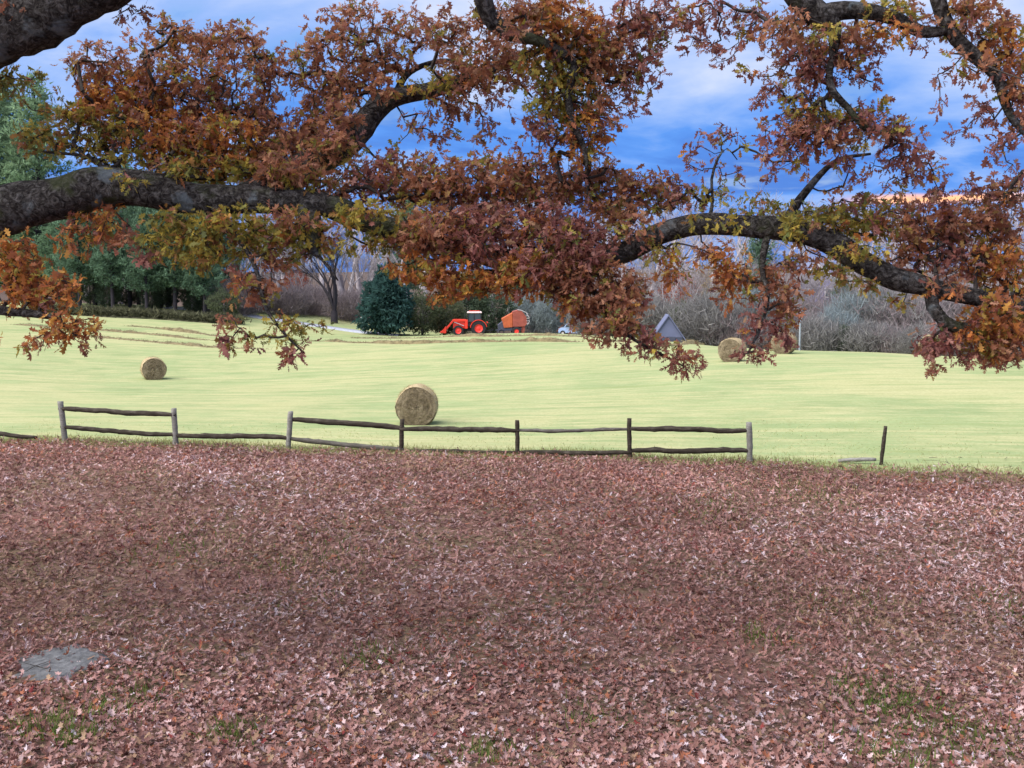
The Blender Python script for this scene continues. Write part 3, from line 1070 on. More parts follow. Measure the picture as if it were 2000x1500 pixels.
# ------------------------------------------------------------------ tractor
def wheel(parent, x, y, r, w, rimr):
    n = 40
    wr = MB()
    prof = [(rimr, -w / 2), (r * .93, -w / 2), (r, -w * .36), (r, w * .36), (r * .93, w / 2), (rimr, w / 2)]
    wr.lathe(prof, (0, 0, 0), n)
    # tread lugs
    for k in range(22):
        a = 2 * math.pi * k / 22
        for s in (-1, 1):
            M4 = Matrix.Rotation(-(a + (0.07 if s > 0 else 0)), 4, 'Y') @ Matrix.Translation((r * 1.005, s * w * .22, 0)) @ Matrix.Rotation(s * .5, 4, 'X')
            b = MB().box((0, 0, 0), (r * .05, w * .42, r * .07))
            wr.add([M4 @ Vector(p) for p in b.v], b.f)
    tyre = wr.build('wheel', M['rubber'], parent, (x, y, r))
    for s in (-1, 1):
        rim = MB()
        rim.lathe([(rimr * 1.02, s * w * .47), (rimr * .9, s * w * .30), (rimr * .55, s * w * .24), (rimr * .3, s * w * .36), (0.001, s * w * .38)], (0, 0, 0), 28)
        rim.build('rim', M['rim'], tyre, smooth_=True)
    return tyre


tb = ground_at(921, 112)
tr = empty('tractor', tb, 'orange red tractor with front loader and glass cab', 'tractor', rz=math.radians(4))
# the tractor faces -x; local x forward is negative
wheel(tr, 0.75, -0.85, 0.80, 0.48, 0.44)
wheel(tr, 0.75, 0.85, 0.80, 0.48, 0.44)
wheel(tr, -1.45, -0.80, 0.55, 0.34, 0.33)
wheel(tr, -1.45, 0.80, 0.55, 0.34, 0.33)
MB().prism([(-2.0, .75), (-2.0, 1.25), (-1.75, 1.5), (-.35, 1.62), (-.35, .8)], .8).build('hood', M['red'], tr, bevel=.04)
MB().box((-.5, 0, .72), (2.6, .5, .42)).build('chassis', M['black'], tr, bevel=.03)
MB().box((-1.45, 0, .55), (.25, 1.4, .2)).build('front_axle', M['black'], tr)
MB().box((.75, 0, .8), (.35, 1.4, .3)).build('rear_axle', M['black'], tr)
MB().box((-2.02, 0, 1.0), (.04, .6, .42)).build('grille', M['black'], tr)
MB().prism([(-.45, 1.0), (-.38, 1.55), (.25, 1.0)], 1.1).build('floor_step', M['black'], tr)
# cab: pillars, glass, roof
cab = MB().prism([(-.36, 1.5), (-.28, 2.42), (.95, 2.42), (1.02, 1.5)], 1.26).build('cab_glass', M['glass'], tr, bevel=.02)
for s in (-1, 1):
    for (xa, xb) in ((-.40, -.31), (.28, .28), (1.05, .98)):
        MB().tube([(xa, s * .66, 1.42), ((xa + xb) / 2, s * .66, 1.95), (xb, s * .64, 2.44)], [.045] * 3, 6).build('cab_pillar', M['black'], tr)
MB().box((.33, 0, 2.52), (1.62, 1.5, .17), taper=.93).build('roof', M['roof_white'], tr, bevel=.05)
MB().box((.33, 0, 2.645), (1.2, 1.15, .06), taper=.9).build('roof_vent', M['red'], tr, bevel=.02)
for s in (-1, 1):
    arc = MB()
    v, f = [], []
    for k in range(11):
        a = math.radians(175 - 165 * k / 10)
        for rr_, yy in ((.93, s * .58), (.93, s * 1.12), (.87, s * 1.12), (.87, s * .58)):
            v.append((.75 + rr_ * math.cos(a), yy, .80 + rr_ * math.sin(a)))
    for k in range(10):
        for c in range(4):
            f.append((k * 4 + c, k * 4 + (c + 1) % 4, k * 4 + 4 + (c + 1) % 4, k * 4 + 4 + c))
    f += [(0, 1, 2, 3), (43, 42, 41, 40)]
    arc.add(v, f)
    arc.build('fender', M['red'], tr)
    MB().box((1.72, s * .85, 1.42), (.10, .28, .12)).build('tail_light', M['rim'], tr, bevel=.02)
    # loader arm
    MB().prism([(-.55, 1.55), (-.55, 1.75), (-2.0, 1.78), (-2.95, .62), (-2.78, .52), (-1.95, 1.52)], .13, s * .55).build('loader_arm', M['red'], tr, bevel=.02)
    MB().prism([(-.75, .75), (-.45, .75), (-.4, 1.7), (-.68, 1.7)], .16, s * .55).build('loader_mast', M['red'], tr, bevel=.02)
    MB().tube([(-.85, s * .55, 1.05), (-1.9, s * .55, 1.48)], [.05, .04], 8).build('hydraulic_ram', M['steel'], tr)
MB().tube([(-.72, -.45, 1.6), (-.72, -.45, 2.35)], [.04, .04], 8).build('exhaust', M['black'], tr)
bk = MB().prism([(-2.75, .32), (-2.72, .95), (-2.82, 1.0), (-3.1, .62), (-3.45, .40), (-3.45, .33), (-2.9, .26)], 1.9)
bk.build('bucket', M['red'], tr, bevel=.02)
MB().tube([(1.0, 0, .55), (1.9, 0, .5), (2.4, 0, .55)], [.07, .06, .06], 8).build('drawbar', M['black'], tr)

# ------------------------------------------------------------------ round baler behind it
bp = ground_at(1004, 113)
ba = empty('round_baler', bp, 'faded red and orange round baler hitched behind the tractor', 'baler', rz=math.radians(3))
MB().prism([(-1.38, 1.85), (-.28, 2.45), (-.22, 2.52), (-.20, .92), (-1.15, .85)], 1.75).build('front_housing', M['orange'], ba, bevel=.03)
MB().prism([(-.17, .95), (-.19, 2.62), (.35, 2.78), (.85, 2.66), (1.32, 2.0), (1.42, 1.3), (1.1, 1.0)], 1.85).build('tailgate', M['rust'], ba, bevel=.03)
for z in (1.35, 1.62, 1.89, 2.16, 2.40):
    MB().tube([(1.30, -.96, z), (1.62 - abs(z - 1.7) * .2, -.96, z)], [.035, .035], 6).build('guard_bar', M['steel'], ba)
MB().tube([(1.42, -.96, 1.2), (1.62, -.96, 1.5), (1.60, -.96, 2.0), (1.30, -.96, 2.5), (.75, -.96, 2.76), (.3, -.96, 2.84)], [.045] * 6, 6).build('guard_rail', M['steel'], ba)
MB().box((-.1, 0, .72), (2.1, 1.5, .36)).build('chassis', M['slate'], ba, bevel=.03)
MB().prism([(-1.75, .45), (-1.8, 1.15), (-1.25, 1.6), (-1.0, .5)], 1.5).build('pickup_cover', M['slate'], ba, bevel=.03)
wheel(ba, .2, -.98, .48, .34, .24)
wheel(ba, .2, .98, .48, .34, .24)
MB().tube([(-1.5, 0, .6), (-2.05, 0, .55)], [.08, .06], 8).build('tongue', M['slate'], ba)
MB().lathe([(.32, -.9), (.36, -.85), (.36, .85), (.32, .9)], (-1.45, 0, .38), 18).build('pickup_reel', M['slate'], ba)
MB().prism([(.75, .3), (.78, .98), (1.18, .98), (1.08, .3)], 1.5).build('rear_skirt', M['rust'], ba)

# ------------------------------------------------------------------ parked car beyond the crest
cp = ground_at(1113, 118)
ca = empty('parked_car', cp, 'pale blue car parked low behind the crest right of the baler', 'car', rz=math.radians(-25))
MB().prism([(-1.1, .35), (-1.15, .8), (-.95, .95), (-.45, 1.02), (-.1, 1.45), (1.2, 1.45), (1.85, 1.0), (2.3, .9), (2.35, .35)], 1.7).build('body', M['car'], ca, bevel=.06)
for s in (-1, 1):
    MB().prism([(-.3, 1.02), (-.05, 1.38), (.5, 1.38), (.5, 1.02)], .04, s * .845).build('side_window', M['glass'], ca)
    MB().prism([(.56, 1.02), (.56, 1.38), (1.15, 1.38), (1.6, 1.02)], .04, s * .845).build('side_window', M['glass'], ca)
    MB().box((-1.13, s * .6, .7), (.08, .35, .16)).build('headlight', M['white_paint'], ca, bevel=.02)
    for x in (-.55, 1.7):
        wl = MB().lathe([(.16, -.11), (.30, -.11), (.33, -.07), (.33, .07), (.30, .11), (.16, .11)], (0, 0, 0), 20).build('wheel', M['rubber'], ca, (x, s * .78, .33))
        MB().lathe([(.18, s * .09), (.001, s * .10)], (0, 0, 0), 16).build('rim', M['steel'], wl)
MB().prism([(-.40, 1.04), (-.10, 1.43), (-.13, 1.47), (-.46, 1.06)], 1.45).build('windscreen', M['glass'], ca)

# ------------------------------------------------------------------ shed, house, poles
sp = ground_at(1302, 93)
sh = empty('shed', sp, 'low shed with steep blue grey roof behind the crest', 'shed', rz=math.radians(-4))
MB().box((0, 0, .35), (2.6, 3.0, .9)).build('wall', M['slate'], sh)
MB().prism([(-1.6, .45), (0.0, 2.75), (1.6, .45), (1.52, .40), (0, 2.6), (-1.52, .40)], 3.4).build('roof', M['blue_roof'], sh)
MB().prism([(-1.27, .72), (0, 2.56), (1.27, .72)], .06, -1.5).build('gable_panel', M['blue_roof'], sh)
MB().prism([(-1.27, .72), (0, 2.56), (1.27, .72)], .06, 1.5).build('gable_panel', M['blue_roof'], sh)
MB().box((.2, -1.53, .35), (.8, .05, .85)).build('door', M['slate'], sh)

hp = ground_at(1600, 150)
ho = empty('house', hp, 'small distant house with purple grey roof and white trim beyond the field', 'house', rz=math.radians(-28))
MB().box((0, 0, 2.4), (6, 5, 4.8)).build('wall', M['purple_roof'], ho)
MB().prism([(-3.6, 4.65), (0, 7.6), (3.6, 4.65), (3.5, 4.5), (0, 7.38), (-3.5, 4.5)], 5.8).build('roof', M['purple_roof'], ho)
for s in (-1, 1):
    MB().prism([(-2.98, 4.8), (0, 7.25), (2.98, 4.8)], .1, s * 2.45).build('gable', M['purple_roof'], ho)
    MB().prism([(-3.7, 4.45), (-3.6, 4.66), (0, 7.62), (0, 7.3)], .12, s * 2.97).build('fascia', M['white_paint'], ho)
    MB().prism([(3.7, 4.45), (3.6, 4.66), (0, 7.66), (0, 7.26)], .11, s * 2.97).build('fascia', M['white_paint'], ho)
for x in (-1.5, 1.5):
    w_ = MB().box((x, -2.53, 3.4), (.9, .06, 1.3)).build('window', M['white_paint'], ho)
    MB().box((x, -2.57, 3.4), (.74, .04, 1.14)).build('pane', M['glass'], w_)
MB().box((0, -2.53, 1.05), (1, .06, 2.1)).build('door', M['slate'], ho)

pp = ground_at(1561, 66)
po = empty('pole', pp, 'thin pale pole standing by the bale on the right crest', 'pole')
MB().tube([(0, 0, -.3), (0, 0, 1.4), (.02, 0, 2.6)], [.06, .055, .05], 10).build('shaft', M['slate_steel'], po)
MB().lathe([(.001, 2.66), (.065, 2.62), (.065, 2.56)], (0.02, 0, 0), 10, 'Z').build('cap', M['white_paint'], po)
pp = ground_at(709, 112)
po = empty('post_box', pp, 'white letter box on a post left of the dark cedar', 'letter box')
MB().box((0, 0, .6), (.12, .12, 1.5)).build('post', M['white_paint'], po, bevel=.01)
MB().prism([(-.22, 1.35), (-.22, 1.6), (-.12, 1.72), (.12, 1.72), (.22, 1.6), (.22, 1.35)], .5).build('box', M['white_paint'], po)


# gravel drive beyond the field
def strip(name, us, w, m, lift, label, **kw):
    pts = np.array([ground_at(u, t) for u, t in us])
    q = resample(np.c_[pts, np.ones(len(pts))], 0.8)[:, :3]
    d = np.gradient(q, axis=0)
    s = np.c_[-d[:, 1], d[:, 0], 0 * d[:, 0]]
    s /= np.linalg.norm(s, axis=1)[:, None]
    V = []
    for a in (-.5, -.46, 0, .46, .5):
        x = q + s * a * w
        V.append(np.c_[x[:, 0], x[:, 1], hz(x[:, 0], x[:, 1]) + (lift if abs(a) < .48 else -.1)])
    V = np.stack(V, 1).reshape(-1, 3)
    i = np.arange(len(q) - 1)[:, None] * 5 + np.arange(4)[None]
    Q = np.stack([i, i + 1, i + 6, i + 5], -1).reshape(-1, 4)
    return link(name, make_mesh(name, V, Q, m, True), label=label, **kw)


strip('gravel_drive', [(330, 122), (440, 121), (540, 118), (640, 115), (720, 112), (790, 109.5)], 2.2, M['gravel'], .12,
      'pale gravel drive curving past the bare tree', kind='structure')


# ------------------------------------------------------------------ trees of the background
def puff(pts, outward, n_per, size, cols, seed, aspect=0.45, spread=0.25):
    """small leaf-sized triangles round each point"""
    r = np.random.default_rng(seed)
    n = len(pts) * n_per
    p = np.repeat(pts, n_per, 0) + r.normal(0, spread, (n, 3))
    d = np.repeat(outward, n_per, 0) * .6 + r.normal(0, .7, (n, 3))
    d /= np.linalg.norm(d, axis=1)[:, None] + 1e-9
    s = np.cross(d, r.normal(size=(n, 3)))
    s /= np.linalg.norm(s, axis=1)[:, None] + 1e-9
    L = size * r.uniform(.55, 1.4, n)
    V = np.stack([p - s * (L * aspect * .5)[:, None], p + s * (L * aspect * .5)[:, None], p + d * L[:, None]], 1).reshape(-1, 3)
    c = np.repeat(cols, n_per, 0) * r.uniform(.7, 1.35, n)[:, None]
    return V, np.arange(3 * n).reshape(-1, 3), np.repeat(c, 3, 0)


def pine_meshes(h, spread, clear, seed, col, dens=1.0):
    r = np.random.default_rng(seed)
    tp = np.array([(0, 0, -.4), (.03 * h * .2, 0, h * .35), (-.02 * h * .2, .05, h * .7), (0, 0, h)])
    path = resample(np.c_[tp, [.017 * h, .013 * h, .008 * h, .002 * h]], .8)
    V, T = tube_np(path[:, :3], path[:, 3], 7)
    S0, S1, pts, outw = [], [], [], []
    z = clear
    while z < h * .985:
        f = (z - clear) / (h - clear)
        L0 = spread * (1 - f) ** .75 * (0.45 + 0.55 * min(1, f * 5 + .35)) + .25
        nb = int(4 + r.integers(0, 3))
        a0 = r.uniform(0, 6.28)
        for k in range(nb):
            a = a0 + 6.283 * k / nb + r.normal(0, .25)
            L = L0 * r.uniform(.6, 1.15)
            up = .12 + .35 * f + r.normal(0, .08)
            base = np.array((0, 0, z))
            d = np.array((math.cos(a), math.sin(a), up))
            tip = base + d * L
            S0.append(base)
            S1.append(tip)
            m = max(2, int(L * 3.2 * dens))
            for q in np.linspace(.25, 1.02, m):
                pts.append(base + d * L * q + np.array((0, 0, .10)) + r.normal(0, .13 + .1 * L * .3, 3) * (1, 1, .45))
                outw.append(np.array((math.cos(a) * .5, math.sin(a) * .5, .75)))
        z += h * .030 * r.uniform(.8, 1.3)
    sv, st = segs_np(np.array(S0), np.array(S1), np.full(len(S0), .055), np.full(len(S0), .015))
    tv, tt = np.vstack([V, sv]), np.vstack([T, st + len(V)])
    pts, outw = np.array(pts), np.array(outw)
    cl = np.array(col) * r.uniform(.75, 1.25, len(pts))[:, None]
    fv, ft, fc = puff(pts, outw, 12, .42, cl, seed + 1, .34, .20)
    return make_mesh('trunk', tv, tt, M['dark_bark'], True), make_mesh('crown', fv, ft, M['foliage'], col=fc)


def bare_segs(h, seed, levels=6, fork=0.42, wide=0.55, r0=None, stems=1, droop=0.0):
    r = np.random.default_rng(seed)
    out = []
    r0 = r0 or h * .019

    def grow(p, d, L, rad, lv):
        nseg = 3
        for k in range(nseg):
            d2 = d + r.normal(0, .11, 3)
            d2 /= np.linalg.norm(d2)
            q = p + d2 * L / nseg
            r2 = rad * .86
            out.append((p, q, rad, r2, lv))
            p, d, rad = q, d2, r2
            if lv < levels and k > 0 and r.random() < .75:
                side = np.cross(d, r.normal(size=3))
                side /= np.linalg.norm(side) + 1e-9
                nd = d * (1 - wide * .7) + side * wide * r.uniform(.7, 1.3) + np.array((0, 0, .16 - droop))
                grow(p, nd / np.linalg.norm(nd), L * r.uniform(.55, .8), rad * r.uniform(.45, .65), lv + 1)
        if lv < levels:
            for s in (-1, 1):
                side = np.cross(d, r.normal(size=3))
                side /= np.linalg.norm(side) + 1e-9
                nd = d + side * fork * s * r.uniform(.6, 1.3) + np.array((0, 0, .10 - droop))
                grow(p, nd / np.linalg.norm(nd), L * r.uniform(.6, .82), rad * .72, lv + 1)

    base = np.array((0, 0, -.3))
    if stems == 1:
        grow(base, np.array((0, 0, 1.0)), h * .30, r0, 0)
    else:
        grow0 = np.array((0, 0, h * .13))
        out.append((base, grow0, r0 * 1.25, r0, 0))
        for s in range(stems):
            a = 6.283 * s / stems + r.uniform(0, .6)
            nd = np.array((math.cos(a) * .16, math.sin(a) * .16, 1.0))
            grow(grow0, nd / np.linalg.norm(nd), h * .28, r0 * .68, 1)
    return out


def bare_meshes(h, seed, bark, twigcol=None, **k):
    sg = bare_segs(h, seed, **k)
    tr_ = [s for s in sg if s[4] == 0]
    cr_ = [s for s in sg if s[4] > 0]
    res = []
    for part, ss_ in (('trunk', tr_), ('crown', cr_)):
        a = [np.array([s[i] for s in ss_]) for i in range(4)]
        v, t = segs_np(a[0], a[1], np.maximum(a[2], .012), np.maximum(a[3], .010), 6 if part == 'trunk' else 3)
        res.append((v, t))
    tips = np.array([s[1] for s in cr_ if s[4] >= 4])
    return (make_mesh('trunk', *res[0], bark, True), make_mesh('crown', *res[1], bark)), tips, res


def plant_tree(name, meshes, p, s, rz, label, cat, group=None):
    root = empty(name, p, label, cat, group, rz)
    root.scale = (s, s, s * random.uniform(.94, 1.06))
    for nm, me in meshes:
        link(nm, me, root)
    return root


ORD = 'first second third fourth fifth sixth seventh eighth ninth tenth eleventh'.split()
# pines
pA = pine_meshes(21, 5.0, 2.0, 301, (0.20, 0.29, 0.165), 1.5)  # tall left pines: needle colour paled to carry the distance haze
pB = pine_meshes(17, 3.6, 3.6, 302, (0.135, 0.215, 0.13))
pC = pine_meshes(15, 3.3, 3.0, 303, (0.12, 0.195, 0.125))
tall = [(-20, 133, 1.52, 'tall pale green pine at the far left edge, outermost'), (88, 131, 1.42, 'tall pale green pine at the left edge, right of its taller neighbour'),
        (-150, 118, 1.2, 'tall pale pine just beyond the left edge')]
for u, t, s, lb in tall[:2] + [(30, 139, 1.48, 'pale green pine standing between and behind the two tall left pines')]:
    plant_tree('pine_tree', (('trunk', pA[0]), ('crown', pA[1])), ground_at(u, t), s, random.uniform(0, 6), lb, 'tree', 'pines on the left')
for j, (u, t) in enumerate([(120, 124), (160, 116), (190, 121), (225, 115), (258, 119), (290, 114), (318, 121), (345, 115), (372, 119), (402, 114), (430, 121), (205, 127), (275, 127),
                            (335, 127), (390, 127)]):
    me = (pB, pC)[j % 2]
    plant_tree('pine_tree', (('trunk', me[0]), ('crown', me[1])), ground_at(u, t), random.uniform(.82, 1.05), random.uniform(0, 6),
               ('%s dark pine from the left in the front row of the grove' % ORD[j]) if j < 11 else '%s dark pine from the left in the back row of the grove' % ORD[j - 11], 'tree', 'pines of the left grove')
# far conifers whose tips clear the wood
for u, t, s, lb in [(797, 150, 1.22, 'pine tip rising above the bare wood left of the tractor'), (1480, 130, 1.02, 'pale pine tip above the long limb right of centre'),
                    (935, 128, .55, 'short dark pine right behind the tractor'), (1010, 131, .5, 'short pine behind the baler'), (1640, 125, .62, 'green pine in the bare wood on the right')]:
    plant_tree('pine_tree', (('trunk', pC[0]), ('crown', pC[1])), ground_at(u, t), s, random.uniform(0, 6), lb, 'tree')

# bare trees
bares = []
for k in range(4):
    (a, b), tips, raw = bare_meshes(13, 400 + k, M['hazed_bark'] if k % 2 else M['far_bark'], levels=5)
    bares.append((a, b))
(big, _, _) = bare_meshes(12.0, 421, M['dark_bark'], levels=6, stems=4, wide=.36, fork=.30, r0=.42)
plant_tree('bare_tree', (('trunk', big[0]), ('crown', big[1])), ground_at(654, 122), .95, 1.1, 'large bare tree with dark trunk and several upright stems beside the gravel drive', 'tree')
spots = [(1270, 118), (1310, 114), (1365, 112), (1420, 116), (1455, 110), (1485, 118), (1530, 108), (1575, 112), (1610, 106), (1650, 112), (1690, 104), (1725, 110), (1760, 102), (1795, 108), (1830, 100), (1870, 106), (1905, 98), (1940, 104), (1980, 96), (470, 126), (520, 133), (585, 128), (700, 130), (1105, 128), (1150, 122), (1200, 124), (450, 132), (480, 140), (505, 128), (535, 138), (565, 146), (600, 135), (620, 150), (690, 140), (720, 134), (760, 146), (1040, 138), (1070, 130), (1130, 136), (1170, 128),
         (1215, 132), (1250, 126), (1290, 134), (1340, 122), (1370, 130), (1500, 128), (1545, 122), (1590, 132), (1630, 120), (1665, 126), (1700, 118), (1735, 124), (1770, 116), (1800, 128),
         (1840, 120), (1875, 126), (1910, 118), (1945, 124), (1985, 116), (2030, 122), (10, 140), (90, 142)]
ZONES = [(200, 'behind the tall left pines'), (500, 'at the right end of the pine grove'), (600, 'above the gravel drive'), (700, 'close behind the large dark bare tree'), (800, 'behind the dark cedar'),
         (1090, 'behind the baler'), (1180, 'behind the parked pale blue car'), (1300, 'above the steep blue roof'), (1440, 'near the orange and tan trees'), (1570, 'behind the right crest bales and pole'),
         (1660, 'around the distant purple grey house'), (1800, 'in the middle of the right crest'), (3000, 'at the right end of the crest')]
zone_of = {p: next(w for lim, w in ZONES if p[0] < lim) for p in spots}
ORD = 'first second third fourth fifth sixth seventh eighth ninth tenth eleventh twelfth thirteenth'.split()
label_of = {}
for w in set(zone_of.values()):
    zs = sorted(p for p in spots if zone_of[p] == w)
    for k, p in enumerate(zs):
        label_of[p] = 'grey leafless tree ' + w + (', %s from left' % ORD[k] if len(zs) > 1 else '')
for j, (u, t) in enumerate(spots):
    me = bares[j % 4]
    plant_tree('bare_tree', (('trunk', me[0]), ('crown', me[1])), ground_at(u, t), random.uniform(.75, 1.1), random.uniform(0, 6),
               label_of[(u, t)], 'tree', 'bare trees along the wood edge')


# leafy or twiggy round masses: cedar, shrubs, late-coloured trees
def mass_meshes(h, w, seed, col, bark, n=1500, shape='egg', size=.25, per=5, trunk=.1, lumps=.22, fill=.5, twiggy=False):
    r = np.random.default_rng(seed)
    d = r.normal(size=(n, 3))
    d /= np.linalg.norm(d, axis=1)[:, None]
    lump = 1 + lumps * vnoise(d * 2.0, 1.3, seed) + .5 * lumps * vnoise(d * 2.0, 3.1, seed + 1)
    rad = r.random(n) ** (fill / 3) * lump
    p = d * rad[:, None]
    zf = np.clip((p[:, 2] + 1) / 2, 0, 1.6)
    if shape == 'egg':
        tp = np.clip(1.12 - .62 * zf ** 1.6, .1, 2)
    elif shape == 'vase':
        tp = .45 + .7 * zf
    else:
        tp = np.ones(n)
    pts = np.c_[p[:, 0] * w / 2 * tp, p[:, 1] * w / 2 * tp, h * trunk + zf * h * (1 - trunk)]
    pts[:, 2] = np.maximum(pts[:, 2], .08)
    cl = np.array(col) * r.uniform(.7, 1.3, n)[:, None]
    if twiggy:
        up = d * (.35, .35, 0) + np.array((0, 0, 1.6))
        fv, ft, fc = puff(pts, up, per, size * 3.4, cl, seed + 2, .075, .3)
    else:
        fv, ft, fc = puff(pts, d, per, size, cl, seed + 2, .5, .14)
    # stems fan out from the base into the mass
    m = max(6, n // 40)
    S0, S1, R0, R1 = [], [], [], []
    path = resample(np.array([(0, 0, -.3, .035 * h), (0.02 * h, 0, h * .4, .022 * h), (0, 0, h * .85, .006 * h)]), .5)
    V, T = tube_np(path[:, :3], path[:, 3], 6)
    for q in pts[r.integers(0, n, m)]:
        b = np.array((0, 0, q[2] * r.uniform(.25, .7)))
        S0.append(b)
        S1.append(q)
        R0.append(.012 * h * .6)
        R1.append(.006)
    sv, st = segs_np(np.array(S0), np.array(S1), np.array(R0), np.array(R1))
    return (('trunk', make_mesh('trunk', np.vstack([V, sv]), np.vstack([T, st + len(V)]), bark)), ('crown', make_mesh('crown', fv, ft, M['foliage'], col=fc)))


ced = mass_meshes(7.0, 5.2, 501, (0.042, 0.092, 0.085), M['dark_bark'], 1900, 'egg', .46, 6, .02, .30, .9)
plant_tree('cedar_tree', ced, ground_at(756, 109.5), 1.0, 0, 'dense dark blue green cedar left of the tractor', 'tree')
olive = mass_meshes(4.6, 4.6, 510, (0.105, 0.125, 0.072), M['far_bark'], 1200, 'round', .26, 5, .04, .28)
grey = mass_meshes(4.0, 5.0, 511, (0.235, 0.225, 0.22), M['far_bark'], 1100, 'round', .24, 5, .03, .32, twiggy=True)
bluegrey = mass_meshes(5.0, 4.4, 512, (0.24, 0.28, 0.29), M['far_bark'], 1100, 'round', .24, 5, .05, .32, twiggy=True)
orange_t = mass_meshes(8.0, 4.4, 513, (0.36, 0.105, 0.055), M['hazed_bark'], 700, 'round', .24, 4, .45, .3)
tan_t = mass_meshes(11.0, 6.0, 514, (0.33, 0.255, 0.15), M['hazed_bark'], 900, 'round', .26, 4, .2, .35)
dgreen = mass_meshes(6.0, 5.0, 515, (0.085, 0.115, 0.075), M['far_bark'], 1400, 'round', .28, 5, .04, .26)
mauve = mass_meshes(3.4, 6.0, 516, (0.27, 0.225, 0.23), M['far_bark'], 1100, 'round', .24, 5, .02, .35, twiggy=True)
rust_s = mass_meshes(4.4, 4.2, 517, (0.22, 0.13, 0.085), M['far_bark'], 800, 'round', .24, 5, .06, .34)
shrubs = [(825, 112, olive, 1.0, 'olive green shrub just right of the dark cedar', 'shrub'), (868, 114, olive, .95, 'olive green shrub behind the tractor bucket', 'shrub'),
          (905, 121, dgreen, 1.1, 'dark green shrub behind the tractor cab', 'shrub'), (960, 120, dgreen, .95, 'dark green shrub between tractor and baler', 'shrub'),
          (1040, 124, bluegrey, 1.0, 'blue grey thicket behind the baler', 'shrub'), (1080, 121, bluegrey, .9, 'blue grey thicket left of the parked car', 'shrub'),
          (1150, 112, grey, .9, 'grey brush right of the parked car', 'shrub'), (1195, 110, mauve, 1.0, 'mauve brush left of the steep blue roof', 'shrub'),
          (1240, 116, grey, 1.1, 'grey brush behind the steep blue roof', 'shrub'), (1345, 98, olive, .9, 'olive brush right of the steep blue roof', 'shrub'),
          (1390, 95, grey, 1.25, 'grey green brush left of the right bales', 'shrub'), (1445, 93, mauve, .95, 'mauve brush right behind the right bales', 'shrub'),
          (1322, 124, orange_t, 1.0, 'small orange red leafed tree beneath the long limb', 'tree'), (1405, 112, tan_t, .85, 'tan leafed tree beneath the long limb right of centre', 'tree'),
          (500, 127, mauve, 1.0, 'mauve brush behind the gravel drive', 'shrub'), (560, 126, mauve, .95, 'reddish mauve brush left of the large bare tree', 'shrub'),
          (610, 131, mauve, 1.0, 'mauve brush behind the large bare tree', 'shrub'), (690, 127, mauve, 1.0, 'mauve brush between bare tree and cedar', 'shrub'),
          (580, 138, orange_t, .7, 'small faded orange tree left of the large bare tree', 'tree'),
          (1590, 90, grey, .95, 'grey brush right of the pale pole', 'shrub'), (1640, 92, bluegrey, .85, 'blue green brush on the right crest', 'shrub'),
          (1695, 88, grey, .9, 'grey brush in the middle of the right crest', 'shrub'), (1750, 87, mauve, .85, 'mauve brush on the right crest', 'shrub'),
          (1800, 84, grey, .8, 'grey brush behind the far crest bale', 'shrub'), (1870, 80, mauve, .9, 'mauve brush right of the far crest bale', 'shrub'),
          (1945, 78, grey, .9, 'grey brush behind the bale nearest the right edge', 'shrub'), (2010, 76, mauve, .9, 'mauve brush at the right edge', 'shrub'),
          (215, 117.5, dgreen, .55, 'low undergrowth between the left front pine trunks', 'shrub'), (300, 117.5, dgreen, .55, 'low undergrowth between the middle front pine trunks', 'shrub'),
          (380, 117.5, dgreen, .55, 'low undergrowth between the right front pine trunks', 'shrub'), (140, 118, dgreen, .6, 'low undergrowth left of the pine grove', 'shrub'),
          (1655, 89, dgreen, .55, 'small dark evergreen shrub on the right crest', 'shrub'), (1715, 101, dgreen, .9, 'dark evergreen shrub in the right brush', 'shrub'), (1565, 100, olive, 1.0, 'olive shrub behind the pale pole', 'shrub'),
          (1480, 94, olive, .8, 'olive shrub between the pair of right bales', 'shrub'), (1825, 100, rust_s, 1.0, 'rust leafed shrub right of the far crest bale', 'shrub'), (1760, 106, rust_s, 1.1, 'rust leafed shrub in the right brush', 'shrub'),
          (1360, 108, rust_s, 1.0, 'rust leafed shrub right above the steep blue roof', 'shrub'), (1220, 108, olive, 1.0, 'olive shrub left above the steep blue roof', 'shrub'),
          (470, 119, mauve, 1.1, 'mauve brush behind the left end of the drive', 'shrub'), (250, 122, dgreen, .75, 'dark undergrowth behind the pine trunks, left half of the grove', 'shrub'),
          (330, 122, dgreen, .75, 'dark undergrowth behind the pine trunks, right half of the grove', 'shrub'), (180, 122, dgreen, .7, 'dark undergrowth at the left end of the pine grove', 'shrub'),
          (405, 121, dgreen, .7, 'dark undergrowth at the right end of the pine grove', 'shrub'), (60, 113, dgreen, .6, 'dark undergrowth below the tall pale pines', 'shrub'),
          (1270, 106, grey, 1.2, 'tall grey brush left above the steep blue roof', 'shrub'), (1480, 98, bluegrey, 1.2, 'blue grey brush behind the pair of right bales', 'shrub'),
          (1540, 96, mauve, 1.3, 'mauve brush behind the pale pole', 'shrub'), (1600, 104, mauve, 1.5, 'tall mauve brush below the distant house', 'shrub'), (1670, 98, bluegrey, 1.3, 'tall blue grey brush right of the distant house', 'shrub'),
          (1725, 97, grey, 1.5, 'tall grey brush in the middle of the right crest', 'shrub'), (1780, 95, mauve, 1.6, 'tall mauve brush behind the far crest bale', 'shrub'), (1840, 92, grey, 1.4, 'tall grey brush right of the far crest bale', 'shrub'),
          (1910, 90, mauve, 1.6, 'tall mauve brush behind the right edge bale', 'shrub'), (1985, 88, grey, 1.4, 'tall grey brush at the right edge', 'shrub'),
          (440, 112, olive, .7, 'low olive brush at the right end of the pine grove', 'shrub')]
